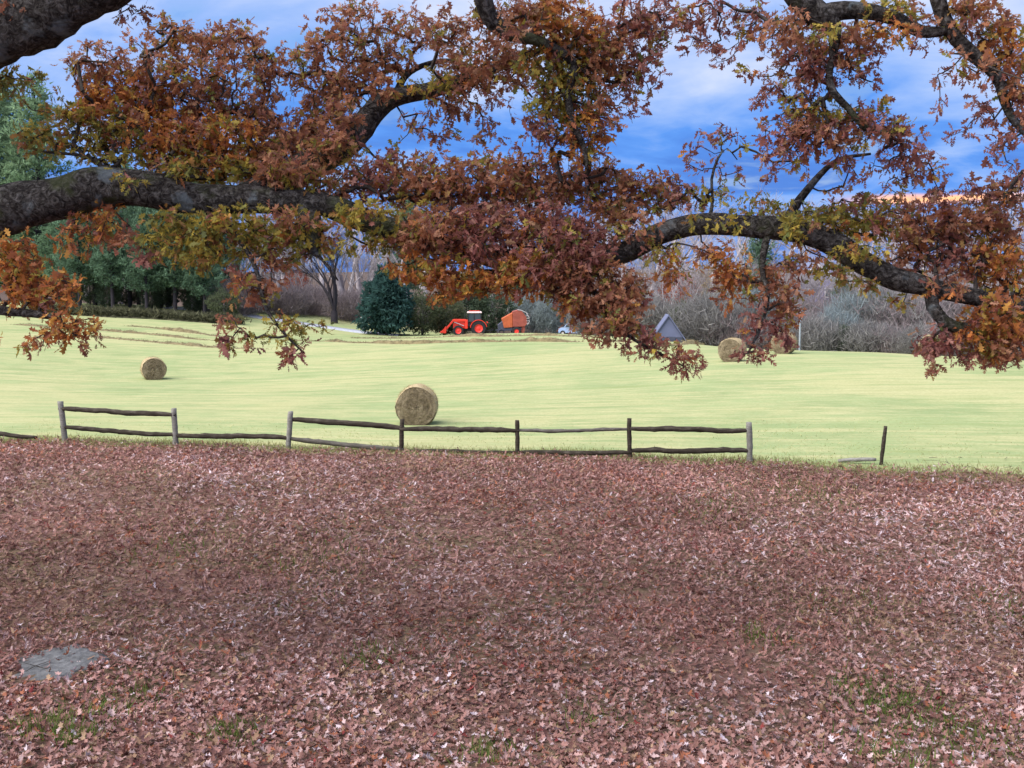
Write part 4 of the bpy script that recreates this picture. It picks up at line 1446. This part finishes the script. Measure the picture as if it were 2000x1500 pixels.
for u, t, me, s, lb, ct in shrubs:
    plant_tree('shrub' if ct == 'shrub' else 'late_leafed_tree', me, ground_at(u, t), s, random.uniform(0, 6), lb, ct)

# weedy bank at the foot of the pine grove
pts = np.array([ground_at(u, t) for u, t in ((100, 108), (200, 107), (300, 107), (400, 107), (470, 108))])
q = resample(np.c_[pts, np.ones(5)], .35)[:, :3]
n = len(q)
V = []
prof = [(-1.3, -.1), (-.9, .12), (-.3, .3), (.4, .4), (1.1, .25), (1.5, -.1)]
for a, b in prof:
    V.append(q + np.c_[rng.normal(0, .1, n), np.full(n, a), np.where(b > 0, b * rng.uniform(.6, 1.25, n) * (.7 + .9 * vnoise(q, .5, 88)), -.2)])
V = np.stack(V, 1).reshape(-1, 3)
k = len(prof)
i = np.arange(n - 1)[:, None] * k + np.arange(k - 1)[None]
Q = np.stack([i, i + 1, i + k + 1, i + k], -1).reshape(-1, 4)
bank = link('weedy_bank', make_mesh('weedy_bank', V, Q, M['weed']), label='dark weedy bank along the foot of the pine grove', kind='structure')
m = 7000
j = rng.integers(0, n, m)
p = q[j] + np.c_[rng.normal(0, .3, m), rng.uniform(-1.2, 1.3, m), rng.uniform(.1, .7, m)]
V, T, C_ = puff(p, np.tile((0, 0, 1.0), (m, 1)), 1, .5, np.array((0.10, 0.10, 0.06)) * rng.uniform(.5, 1.5, m)[:, None], 77, .3, .05)
link('weeds', make_mesh('weeds', V, T, M['foliage'], col=C_), bank, kind='stuff')

# the far wood on the rise reads as one mass
protos = [bare_meshes(14, 450 + k, M['far_bark'], levels=4)[2] for k in range(3)]
VV, TT, off = [], [], 0
for j in range(150):
    y = rng.uniform(138, 250)
    x = rng.uniform(-.62, .62) * y
    rw = protos[j % 3]
    a, s = rng.uniform(0, 6.28), rng.uniform(1.25, 1.75)
    R = np.array([(math.cos(a), -math.sin(a), 0), (math.sin(a), math.cos(a), 0), (0, 0, 1)])
    z = h1(x, y)
    for v, t in rw:
        VV.append(v @ R.T * s * (1.15, 1.15, 1) + (x, y, z))
        TT.append(t + off)
        off += len(v)
link('distant_wood', make_mesh('distant_wood', np.vstack(VV), np.vstack(TT), M['hazed_bark']),
     label='distant leafless grey wood covering the rise behind the field', cat='wood', kind='stuff')

# ------------------------------------------------------------------ the oak
TD = 12.0                           # the near limbs hang about twelve metres away
ORG = np.array((-10.2, 12.4, 0.0))
ORG[2] = h1(ORG[0], ORG[1])
oak = empty('oak_tree', ORG, 'huge oak with rust brown autumn leaves and long limbs overhanging the lawn', 'tree')


def limb_px(pts):
    """(u, v, t, width px) -> xyz + radius"""
    return np.array([np.r_[P(u, v, t), w * .5 * t / F_PX] for u, v, t, w in pts])


LIMBS = {}
trunk = np.array([(-10.2, 12.4, ORG[2] - .4, 1.05), (-10.2, 12.4, ORG[2] + .5, .85), (-10.1, 12.4, 2.2, .74), (-9.9, 12.5, 4.2, .72), (-9.6, 12.5, 6.5, .60), (-9.3, 12.3, 9.5, .48),
                  (-8.9, 12.0, 13, .30), (-8.6, 12, 17, .08)])
LIMBS['trunk'] = trunk
main = np.vstack([[(-9.9, 12.5, 4.0, .42), (-8.6, 12.3, 4.75, .36)],
                  limb_px([(-120, 430, 12.1, 116), (0, 420, 12.0, 104), (110, 394, 12.0, 92), (200, 368, 12.0, 88), (290, 372, 12.0, 78), (400, 388, 12.0, 66), (520, 398, 12.0, 58),
                           (650, 412, 12.1, 54), (770, 446, 12.2, 50), (880, 482, 12.3, 46), (1000, 508, 12.4, 44), (1110, 515, 12.4, 46), (1210, 498, 12.3, 50), (1290, 462, 12.2, 52),
                           (1370, 440, 12.1, 50), (1450, 438, 12.0, 50), (1540, 450, 12.0, 52), (1620, 472, 11.9, 52), (1690, 512, 11.9, 50), (1750, 548, 11.8, 48), (1830, 562, 11.8, 42),
                           (1920, 582, 11.7, 38), (2010, 606, 11.7, 36), (2150, 630, 11.6, 28), (2350, 620, 11.5, 14), (2500, 600, 11.4, 4)])])
LIMBS['main'] = main
LIMBS['top'] = np.vstack([[(-9.6, 12.5, 6.3, .45)], limb_px([(-220, 160, 11.6, 140), (-60, 92, 11.3, 128), (60, 36, 11.0, 118), (200, -36, 10.8, 112), (420, -130, 10.6, 104), (700, -230, 10.5, 90),
                           (1000, -290, 10.5, 76), (1350, -310, 10.6, 62), (1700, -290, 10.6, 46), (2050, -250, 10.6, 30), (2300, -200, 10.6, 10)])])
LIMBS['rise'] = limb_px([(470, 392, 12.0, 58), (560, 350, 12.4, 62), (640, 300, 12.8, 56), (705, 248, 13.0, 50), (770, 195, 13.2, 42), (850, 172, 13.3, 30), (930, 150, 13.4, 26),
                         (1010, 118, 13.5, 18), (1090, 90, 13.6, 8)])
LIMBS['rise2'] = limb_px([(768, 196, 13.2, 26), (800, 140, 13.4, 20), (880, 118, 13.6, 14), (960, 150, 13.6, 12), (1010, 160, 13.6, 10), (1040, 190, 13.5, 6)])
LIMBS['drop1'] = limb_px([(860, -262, 10.5, 50), (915, -120, 11.0, 44), (945, 0, 11.3, 38), (970, 48, 11.4, 36), (1005, 72, 11.5, 32), (1060, 84, 11.6, 22), (1120, 120, 11.7, 16),
                          (1112, 190, 11.8, 15), (1120, 245, 11.8, 14), (1142, 290, 11.8, 11), (1146, 330, 11.8, 6)])
LIMBS['drop2'] = limb_px([(1400, -310, 10.6, 56), (1500, -110, 10.9, 56), (1565, -5, 11.0, 56), (1600, 30, 11.0, 54), (1628, 55, 11.0, 34), (1626, 110, 11.1, 18), (1618, 145, 11.1, 15),
                          (1628, 180, 11.1, 15), (1658, 210, 11.1, 14), (1685, 245, 11.1, 12), (1740, 262, 11.1, 8)])
LIMBS['drop2b'] = limb_px([(1604, 30, 11.0, 44), (1650, 22, 11.0, 40), (1710, 28, 10.9, 34), (1760, 45, 10.9, 30), (1800, 66, 10.9, 26), (1852, 60, 10.9, 18)])
LIMBS['drop3'] = limb_px([(1730, -288, 10.6, 40), (1800, -110, 10.8, 36), (1832, 0, 10.9, 34), (1858, 50, 10.9, 34), (1900, 100, 10.9, 32), (1945, 148, 10.9, 28), (1958, 190, 10.9, 22),
                          (1980, 235, 10.9, 18), (2015, 275, 10.9, 14), (2060, 330, 10.9, 6)])
LIMBS['curl'] = limb_px([(1818, 562, 11.8, 32), (1822, 598, 11.7, 30), (1848, 625, 11.6, 26), (1880, 638, 11.6, 24), (1906, 630, 11.6, 18), (1914, 604, 11.6, 12), (1935, 605, 11.6, 9),
                         (1968, 622, 11.6, 6), (1980, 665, 11.6, 4)])
LIMBS['knuckle'] = limb_px([(600, 408, 12.05, 50), (612, 450, 11.9, 40), (608, 482, 11.8, 26), (622, 500, 11.75, 8), (640, 520, 11.7, 5), (660, 548, 11.7, 3)])
LIMBS['upright'] = limb_px([(1385, 436, 12.1, 16), (1392, 390, 12.1, 10), (1390, 350, 12.1, 9), (1402, 310, 12.1, 8), (1420, 290, 12.1, 5), (1440, 312, 12.1, 3)])
LIMBS['rise3'] = limb_px([(1530, 446, 12.0, 34), (1560, 390, 12.1, 26), (1600, 340, 12.2, 20), (1640, 310, 12.2, 14), (1700, 300, 12.2, 8)])
LIMBS['low_left'] = np.vstack([[(-9.9, 12.3, 3.9, .16)], limb_px([(-300, 560, 11.6, 40), (-120, 585, 11.5, 24), (0, 606, 11.4, 18), (60, 612, 11.4, 15), (110, 622, 11.4, 9), (150, 655, 11.4, 5)])])
LIMBS['spray_left'] = limb_px([(420, 404, 11.9, 18), (470, 470, 11.7, 12), (500, 530, 11.6, 9), (520, 600, 11.5, 7), (560, 655, 11.5, 5), (595, 690, 11.5, 3)])
LIMBS['spray_mid'] = limb_px([(1120, 515, 12.3, 20), (1160, 570, 12.0, 14), (1190, 620, 11.9, 10), (1235, 660, 11.8, 7), (1290, 690, 11.8, 5), (1335, 715, 11.8, 3)])
LIMBS['spray_right'] = limb_px([(1500, 450, 12.0, 16), (1488, 520, 11.8, 11), (1500, 580, 11.7, 8), (1485, 640, 11.7, 6), (1460, 690, 11.7, 4)])
# limbs out of the picture that carry the rest of the crown
LIMBS['back'] = np.array([(-9.5, 12.4, 7.5, .42), (-7.5, 9.5, 9.6, .34), (-4.5, 6.5, 11.5, .25), (-1, 4.0, 12.8, .16), (3, 2.5, 13.5, .06)])
LIMBS['high'] = np.array([(-9.1, 12.2, 10.5, .38), (-6.0, 12.6, 13.0, .30), (-2.0, 13.0, 14.6, .22), (3, 13, 15.6, .14), (7.5, 12.5, 15.8, .05)])
LIMBS['far_side'] = np.array([(-9.3, 12.4, 8.8, .36), (-8.5, 15.5, 11, .28), (-6.5, 18.2, 13, .18), (-4, 20, 14, .06)])
LIMBS['left_out'] = np.array([(-9.7, 12.4, 6.0, .4), (-12.5, 12.2, 8.0, .3), (-16, 11.5, 9.6, .18), (-19, 11, 10, .06)])

limb_nodes = []
for k, (nm, pts) in enumerate(LIMBS.items()):
    q = resample(pts, .11 if nm in ('main', 'top', 'rise') else .09)
    if nm in ('main', 'curl', 'drop2', 'drop3', 'drop2b'):
        q[:, 3] *= .9
    if nm in ('upright', 'rise3', 'rise2'):
        q[:, 3] *= .62
    q[:, 3] = np.maximum(q[:, 3], .004)
    amp = np.minimum(q[:, 3] * .5, .05)
    w = np.c_[vnoise(q[:, :3], 1.7, 60 + k), vnoise(q[:, :3], 1.7, 70 + k), vnoise(q[:, :3], 1.9, 80 + k)]
    e = smooth(np.arange(len(q)), 0, 6)
    c = q[:, :3] + w * (amp * e)[:, None]
    sides = 22 if q[:, 3].max() > .12 else 9
    V, T = tube_np(c, q[:, 3], sides, bump=.22 if sides > 12 else .14, seed=90 + k)
    link('trunk' if nm == 'trunk' else 'limb', make_mesh('limb', V - ORG, T, M['bark'], True), oak)
    if nm not in ('trunk',):
        limb_nodes.append(c[::2])
limb_nodes = np.vstack(limb_nodes)

# leaf clusters: u, v, half width, half height, density, depth, tone (0 rust, 1 orange, 2 olive, 3 dark red)
CL = [
    (200, 135, 75, 50, .55, 12.6, 0), (330, 85, 85, 45, .65, 12.8, 0), (450, 85, 85, 42, .65, 12.8, 0), (540, 130, 60, 60, .5, 12.8, 0), (250, 195, 90, 50, .95, 12.6, 1), (370, 190, 90, 60, .85, 12.7, 0),
    (480, 215, 80, 60, .7, 12.8, 0), (85, 275, 50, 34, .8, 12.2, 2), (200, 262, 80, 45, .95, 12.3, 2), (320, 265, 100, 55, 1.15, 12.4, 1), (430, 285, 90, 60, 1.15, 12.4, 1), (540, 300, 80, 60, 1.1, 12.6, 0),
    (180, 215, 50, 40, .9, 12.3, 1), (230, 315, 60, 26, .6, 12.2, 2), (380, 325, 90, 30, 1.0, 12.3, 2), (500, 335, 80, 34, 1.0, 12.4, 2),
    (610, 255, 70, 60, 1.1, 12.9, 0), (640, 165, 60, 60, .85, 13, 0), (680, 60, 75, 55, .7, 13.1, 0), (735, 115, 70, 55, .75, 13.2, 0), (800, 50, 55, 45, .6, 13.2, 0), (615, 90, 30, 50, .5, 13, 0),
    (700, 170, 50, 40, .7, 13.3, 0), (15, 165, 40, 30, .5, 11.6, 2), (60, 150, 30, 14, .25, 11.6, 2), (255, 25, 30, 22, .35, 11.0, 3), (10, 12, 40, 30, .5, 11, 1), (50, 35, 40, 25, .5, 10.9, 0),
    (200, 435, 60, 34, .8, 11.9, 1), (345, 455, 75, 45, 1.0, 11.8, 2), (450, 460, 80, 44, 1.1, 11.8, 2), (560, 462, 80, 48, 1.0, 11.8, 2), (655, 468, 50, 35, .4, 11.8, 2), (390, 500, 60, 30, .5, 11.7, 2),
    (140, 475, 40, 30, .35, 11.8, 1), (300, 500, 50, 20, .3, 11.8, 3), (240, 470, 50, 20, .3, 11.8, 0), (530, 505, 50, 20, .4, 11.7, 0),
    (35, 515, 55, 55, .9, 11.6, 1), (100, 565, 60, 40, .9, 11.5, 1), (30, 580, 50, 30, .8, 11.5, 1), (140, 630, 45, 28, .8, 11.4, 1), (90, 660, 35, 28, .5, 11.4, 1), (0, 655, 12, 25, .4, 11.4, 1),
    (165, 665, 14, 22, .4, 11.4, 0), (55, 675, 14, 8, .3, 11.4, 0),
    (500, 565, 55, 32, .55, 11.6, 0), (455, 640, 36, 34, .42, 11.5, 0), (445, 680, 12, 16, .5, 11.5, 3), (545, 640, 50, 28, .38, 11.5, 2), (575, 682, 36, 20, .6, 11.5, 3), (480, 545, 30, 20, .6, 11.6, 3),
    (620, 640, 22, 12, .3, 11.5, 2), (510, 660, 30, 14, .3, 11.5, 2),
    (660, 225, 45, 34, .8, 12.5, 0), (760, 175, 45, 26, .55, 12.7, 0), (840, 160, 45, 26, .6, 12.8, 2), (920, 165, 45, 26, .6, 12.8, 0), (690, 290, 26, 22, .5, 12.6, 2),
    (120, 215, 34, 26, .6, 12.0, 2), (280, 130, 70, 34, .5, 12.5, 0), (420, 140, 80, 34, .5, 12.5, 0), (1540, 40, 40, 30, .5, 10.6, 0), (1620, 60, 30, 24, .5, 10.5, 2), (1760, 60, 40, 20, .5, 10.5, 1),
    (1900, 120, 40, 30, .5, 10.5, 0), (1250, 450, 50, 20, .5, 11.8, 0), (1400, 430, 60, 16, .35, 11.7, 2), (1680, 490, 50, 24, .5, 11.5, 2), (1840, 560, 50, 20, .4, 11.4, 0), (1960, 590, 40, 20, .5, 11.3, 1),
    (740, 405, 50, 24, .5, 11.7, 2), (250, 350, 40, 16, .35, 11.5, 2), (1000, 60, 40, 24, .6, 11.1, 0),
    (470, 415, 60, 20, .4, 11.5, 2), (560, 425, 60, 20, .5, 11.5, 0), (690, 425, 50, 26, .5, 11.6, 2), (830, 450, 60, 34, .6, 11.7, 0), (920, 490, 60, 34, .6, 11.8, 3), (1040, 510, 70, 34, .6, 11.8, 3),
    (1140, 500, 50, 30, .7, 11.8, 3), (560, 330, 60, 34, 1.0, 12.0, 0), (640, 285, 50, 34, 1.0, 12.3, 0), (590, 350, 50, 24, .7, 12.1, 2), (1550, 440, 50, 24, .6, 11.6, 2), (340, 330, 40, 22, .6, 11.8, 2),
    (640, 375, 50, 40, .8, 12.2, 0), (715, 350, 65, 50, .75, 12.4, 3), (800, 355, 75, 50, 1.0, 12.5, 0), (880, 375, 85, 58, 1.15, 12.5, 0), (980, 360, 85, 55, 1.15, 12.5, 0), (1080, 360, 85, 50, 1.15, 12.5, 0),
    (1180, 365, 75, 50, 1.1, 12.5, 0), (1270, 375, 75, 40, .95, 12.5, 0), (1330, 385, 45, 28, .7, 12.3, 3), (740, 310, 45, 25, .4, 12.6, 3), (870, 318, 60, 18, .4, 12.6, 0),
    (760, 465, 50, 35, .7, 12, 2), (850, 455, 75, 45, 1.1, 12.1, 0), (950, 450, 80, 50, 1.15, 12.1, 3), (1060, 445, 85, 55, 1.15, 12.1, 3), (1130, 480, 80, 50, 1.1, 12, 3), (1200, 430, 60, 40, .8, 12.2, 0),
    (820, 520, 60, 35, .9, 11.9, 1), (900, 545, 65, 38, 1.0, 11.9, 1), (1000, 540, 75, 42, 1.1, 11.9, 1), (1080, 540, 60, 40, 1.0, 11.9, 0), (870, 580, 35, 14, .4, 11.9, 1),
    (1150, 560, 75, 55, 1.15, 11.9, 0), (1215, 575, 50, 50, .9, 11.9, 0), (1190, 625, 65, 42, 1.0, 11.8, 0), (1260, 665, 40, 30, .65, 11.8, 3), (1300, 690, 40, 24, .5, 11.8, 3), (1337, 718, 32, 22, .6, 11.8, 3),
    (1120, 600, 40, 30, .7, 11.9, 1), (1230, 690, 22, 14, .4, 11.8, 0), (1365, 690, 22, 14, .3, 11.8, 3),
    (880, 55, 60, 50, .6, 12.4, 0), (1010, 30, 80, 40, .9, 11.8, 0), (1095, 45, 80, 50, 1.1, 11.8, 1), (1160, 115, 80, 60, 1.1, 11.9, 0), (1080, 125, 70, 50, 1.0, 11.9, 2), (1235, 55, 60, 60, .8, 11.9, 3),
    (1000, 140, 55, 45, .7, 12.8, 0), (905, 125, 60, 45, .8, 13.3, 0), (880, 200, 60, 40, .65, 13.3, 0), (1095, 195, 70, 50, .95, 12, 2), (1165, 220, 50, 45, .8, 11.9, 0), (1140, 275, 50, 45, .8, 11.9, 1),
    (955, 215, 45, 40, .3, 13.4, 3), (935, 272, 45, 22, .3, 13.3, 0), (860, 265, 35, 30, .4, 13.2, 0), (1250, 135, 45, 45, .5, 11.9, 3), (1300, 35, 45, 45, .55, 11.9, 3), (1060, 255, 40, 40, .5, 12, 3),
    (1050, 300, 60, 20, .3, 12.1, 0), (1215, 170, 30, 30, .35, 11.9, 3), (1240, 215, 25, 15, .25, 11.9, 3), (970, 100, 50, 40, .7, 12.6, 0), (810, 240, 30, 26, .4, 13.2, 0), (770, 290, 20, 20, .3, 13, 2),
    (1350, 45, 50, 45, .55, 11.6, 3), (1450, 30, 70, 40, .6, 11.5, 3), (1410, 95, 45, 30, .35, 11.5, 3), (1555, 70, 75, 50, .75, 11.3, 0), (1650, 90, 70, 45, .85, 11.2, 0), (1580, 145, 75, 50, .85, 11.3, 3),
    (1690, 130, 40, 35, .6, 11.2, 3), (1510, 180, 40, 36, .4, 11.3, 3), (1540, 262, 75, 50, .7, 11.4, 3), (1615, 255, 70, 50, .8, 11.3, 0), (1690, 245, 70, 42, .85, 11.2, 3), (1760, 275, 50, 42, .65, 11.2, 3),
    (1470, 130, 25, 16, .25, 11.4, 3), (1720, 210, 30, 20, .3, 11.2, 3), (1785, 340, 55, 50, .6, 11.5, 3), (1830, 385, 45, 26, .5, 11.6, 3), (1680, 325, 60, 36, .35, 11.6, 3), (1560, 315, 50, 30, .4, 11.6, 0),
    (1650, 385, 50, 22, .45, 11.9, 3), (1500, 330, 20, 16, .25, 11.6, 3), (1590, 210, 50, 36, .6, 11.3, 2),
    (1395, 275, 60, 36, .30, 12.1, 3), (1345, 310, 35, 30, .22, 12.1, 3), (1420, 340, 45, 26, .22, 12.1, 0), (1400, 380, 55, 22, .5, 12.2, 2), (1480, 405, 50, 25, .7, 12.1, 2),
    (1745, 25, 70, 30, .6, 11, 2), (1700, 60, 50, 24, .5, 11, 1), (1900, 30, 80, 45, 1.0, 10.9, 0), (1960, 95, 50, 60, 1.0, 10.9, 1), (1985, 190, 35, 70, .8, 10.9, 0), (1925, 200, 26, 50, .45, 10.9, 3),
    (1835, 155, 34, 16, .3, 10.9, 3), (1840, 200, 20, 20, .2, 10.9, 3), (1960, 290, 36, 36, .5, 10.9, 3), (1985, 330, 20, 25, .35, 10.9, 3), (1880, 270, 26, 16, .2, 10.9, 3), (1800, 90, 30, 12, .2, 10.9, 3),
    (1590, 430, 70, 34, .8, 12, 2), (1690, 425, 75, 40, .95, 12, 2), (1790, 440, 85, 42, 1.0, 11.9, 0), (1890, 430, 80, 50, 1.0, 11.9, 0), (1970, 410, 45, 55, 1.0, 11.8, 0), (1860, 505, 75, 42, .8, 11.9, 3),
    (1950, 515, 65, 50, 1.0, 11.8, 1), (1985, 570, 40, 34, .8, 11.8, 1), (1770, 500, 45, 30, .6, 11.9, 0), (1920, 370, 40, 30, .6, 11.8, 3), (1985, 350, 30, 22, .5, 11.8, 3),
    (1335, 525, 50, 40, .3, 12, 1), (1420, 510, 50, 40, .6, 11.9, 1), (1425, 560, 40, 36, .5, 11.9, 1), (1500, 560, 45, 50, .75, 11.8, 0), (1480, 640, 40, 36, .5, 11.7, 3), (1455, 690, 34, 20, .45, 11.7, 3),
    (1535, 595, 36, 40, .6, 11.8, 0), (1530, 660, 20, 30, .5, 11.7, 3), (1620, 525, 50, 30, .4, 11.9, 2), (1690, 545, 36, 26, .4, 11.8, 2), (1755, 590, 24, 16, .4, 11.8, 2), (1560, 510, 40, 30, .6, 11.9, 0),
    (1290, 490, 40, 26, .4, 12, 2), (1370, 480, 30, 22, .4, 12, 0), (1490, 700, 12, 14, .3, 11.7, 3),
    (1850, 660, 40, 30, .8, 11.6, 3), (1820, 668, 30, 24, .6, 11.6, 3), (1935, 680, 40, 26, .8, 11.6, 0), (1925, 640, 60, 42, .9, 11.6, 1), (1985, 640, 40, 50, .95, 11.6, 1), (1810, 680, 20, 20, .35, 11.6, 3), (1960, 690, 40, 18, .6, 11.6, 0), (1890, 690, 36, 14, .4, 11.6, 3),
    (1832, 716, 8, 6, .4, 11.6, 0), (1950, 600, 40, 20, .5, 11.6, 2),
]
TONE_GAIN = 1.9
TONE = [np.array([(0.215, 0.088, 0.042), (0.175, 0.070, 0.038), (0.24, 0.118, 0.062), (0.14, 0.055, 0.034), (0.20, 0.12, 0.04)]),
        np.array([(0.29, 0.105, 0.026), (0.22, 0.078, 0.030), (0.31, 0.155, 0.032), (0.18, 0.060, 0.026), (0.21, 0.135, 0.032)]),
        np.array([(0.185, 0.145, 0.026), (0.135, 0.125, 0.028), (0.24, 0.175, 0.028), (0.20, 0.10, 0.030), (0.095, 0.105, 0.028)]),
        np.array([(0.185, 0.070, 0.050), (0.15, 0.055, 0.042), (0.23, 0.108, 0.078), (0.115, 0.044, 0.036), (0.18, 0.10, 0.05)])]

tuft_p, tuft_tone, tuft_big = [], [], []
for (u, v, ru, rv, de, t, tone) in CL:
    if v < 420 and u > 1280:
        de *= .74
    elif u < 620 and v < 240:
        de *= 1.12
    elif u > 1780 and v > 620:
        de *= 1.25
    elif 640 < u < 1300 and v < 330:
        de *= 1.0
    n = max(3, int(de * ru * rv * 0.027))
    d = rng.normal(size=(n, 3))
    d /= np.linalg.norm(d, axis=1)[:, None]
    rad = rng.random(n) ** (1 / 2.2)
    c = P(u, v, t)
    k = t / F_PX
    ry = min(.9, max(.25, .8 * ru * k))
    tuft_p.append(c + d * rad[:, None] * np.array((ru * k * 1.08, ry, rv * k * 1.08)))
    tuft_tone.append(np.where(rng.random(n) < .8, tone, rng.choice([0, 1, 2, 2, 3], n)))
    tuft_big.append(np.zeros(n, bool))
# the rest of the crown, above and beside the picture
m = 1500
d = rng.normal(size=(m, 3))
d /= np.linalg.norm(d, axis=1)[:, None]
q = np.array((-3.5, 10.5, 10.5)) + d * (rng.random(m) ** (1 / 2.6))[:, None] * np.array((13.5, 9.5, 6.5))
dep = q[:, 1] * CA - (q[:, 2] - CAM_Z) * SA
uu = 1000 + F_PX * q[:, 0] / np.maximum(dep, .1)
vv = 750 - F_PX * (q[:, 1] * SA + (q[:, 2] - CAM_Z) * CA) / np.maximum(dep, .1)
inside = (dep > 0) & (uu > -200) & (uu < 2200) & (vv > -260)
q = q[~inside & (q[:, 2] > 5.2)]
tuft_p.append(q)
tuft_tone.append(rng.integers(0, 4, len(q)))
tuft_big.append(np.ones(len(q), bool))
TP = np.vstack(tuft_p)
TO = np.concatenate(tuft_tone)
BIG = np.concatenate(tuft_big)

# twigs: every tuft grows from the nearest wood already there
nt = len(TP)
d0 = np.full(nt, 1e9)
i0 = np.zeros(nt, int)
for s in range(0, nt, 1000):
    dd = ((TP[s:s + 1000, None] - limb_nodes[None]) ** 2).sum(-1)
    i0[s:s + 1000] = dd.argmin(1)
    d0[s:s + 1000] = dd.min(1)
order = np.argsort(d0)
TP, TO, BIG, d0, i0 = TP[order], TO[order], BIG[order], d0[order], i0[order]
parent = np.full(nt, -1)
for j in range(1, nt):
    dd = ((TP[:j] - TP[j]) ** 2).sum(-1) * 1.15
    k = dd.argmin()
    if dd[k] < d0[j]:
        parent[j] = k
cnt = np.ones(nt)
for j in range(nt - 1, -1, -1):
    if parent[j] >= 0:
        cnt[parent[j]] += cnt[j]
src = np.where((parent >= 0)[:, None], TP[np.maximum(parent, 0)], limb_nodes[i0])
L = np.linalg.norm(TP - src, axis=1)
mid = (src + TP) / 2 + rng.normal(size=(nt, 3)) * (L * .10)[:, None] - np.array((0, 0, 1)) * (L * .06)[:, None]
rad = 0.0030 * np.sqrt(cnt).clip(1, 9)
V1, T1 = segs_np(src, mid, rad * 1.12, rad, 4)
V2, T2 = segs_np(mid, TP, rad, rad * .8, 4)
link('twigs', make_mesh('twigs', np.vstack([V1, V2]) - ORG, np.vstack([T1, T2 + len(V1)]), M['twig']), oak, kind='stuff')

# leaves in tufts at the twig ends and along the twigs
dirn = (TP - mid) / (np.linalg.norm(TP - mid, axis=1)[:, None] + 1e-6)
LP, LY, LN, LS, LC = [], [], [], [], []
for rep in range(9):
    k = np.arange(nt) if rep < 6 else np.nonzero(rng.random(nt) < .55)[0]
    n = len(k)
    f = np.where(rng.random(n) < .6, 1.0, rng.uniform(.3, 1, n))[:, None]
    p = mid[k] * (1 - f) + TP[k] * f + rng.normal(0, .03, (n, 3))
    yv = dirn[k] * .55 + rng.normal(0, .62, (n, 3)) + np.array((0, 0, -.46))
    LP.append(p)
    LY.append(yv)
    LN.append(rng.normal(size=(n, 3)))
    LS.append(rng.uniform(.075, .148, n) * np.where(BIG[k], 2.3, 1.0))
    tn = TO[k]
    ci = rng.choice(5, n, p=[.3, .25, .2, .15, .1])
    LC.append(np.array([TONE[a][b] for a, b in zip(tn, ci)]) * TONE_GAIN * (.97, 1.0, 1.12) * rng.uniform(.7, 1.35, n)[:, None])
LP, LY, LN, LS, LC = map(np.vstack, (LP, LY, LN, LS[0][:, None] * 0, LC)) if False else (np.vstack(LP), np.vstack(LY), np.vstack(LN), np.concatenate(LS), np.vstack(LC))
# three hundred leaves of the hanging sprays stand clear of the rest: one object each
dep = LP[:, 1] * CA - (LP[:, 2] - CAM_Z) * SA
uu = 1000 + F_PX * LP[:, 0] / dep
vv = 750 - F_PX * (LP[:, 1] * SA + (LP[:, 2] - CAM_Z) * CA) / dep
vis = (uu > 5) & (uu < 1995) & (vv > 600) & (dep > 5)
score = np.where(vis, vv + LS * 300, -1)
pick = np.argsort(-score)[:300]
single_leaves((LP[pick], LY[pick], LN[pick], LS[pick], LC[pick]), oak, ORG, M['leaf'], L8, T8, [tuple(c * TONE_GAIN) for tn in TONE for c in tn[:3]], 'leaf')
keep = np.ones(len(LP), bool)
keep[pick] = False
LP, LY, LN, LS, LC = LP[keep], LY[keep], LN[keep], LS[keep], LC[keep]
n = len(LP)
LS *= rng.uniform(.68, 1.08, n)
VV, TT, CC, off = [], [], [], 0
broad = rng.random(n) < .36
for sel, tm, tr_ in ((broad, L16, T16), (~broad, L8, T8)):
    k = int(sel.sum())
    v, t = leaves_np(tm, tr_, LP[sel], LY[sel], LN[sel], LS[sel], rng.normal(.25, .5, k), rng.normal(.2, .45, k))
    VV.append(v)
    TT.append(t + off)
    CC.append(np.repeat(LC[sel], len(tm), 0))
    off += len(v)
link('foliage', make_mesh('foliage', np.vstack(VV) - ORG, np.vstack(TT), M['leaf'], col=np.vstack(CC)), oak, kind='stuff')
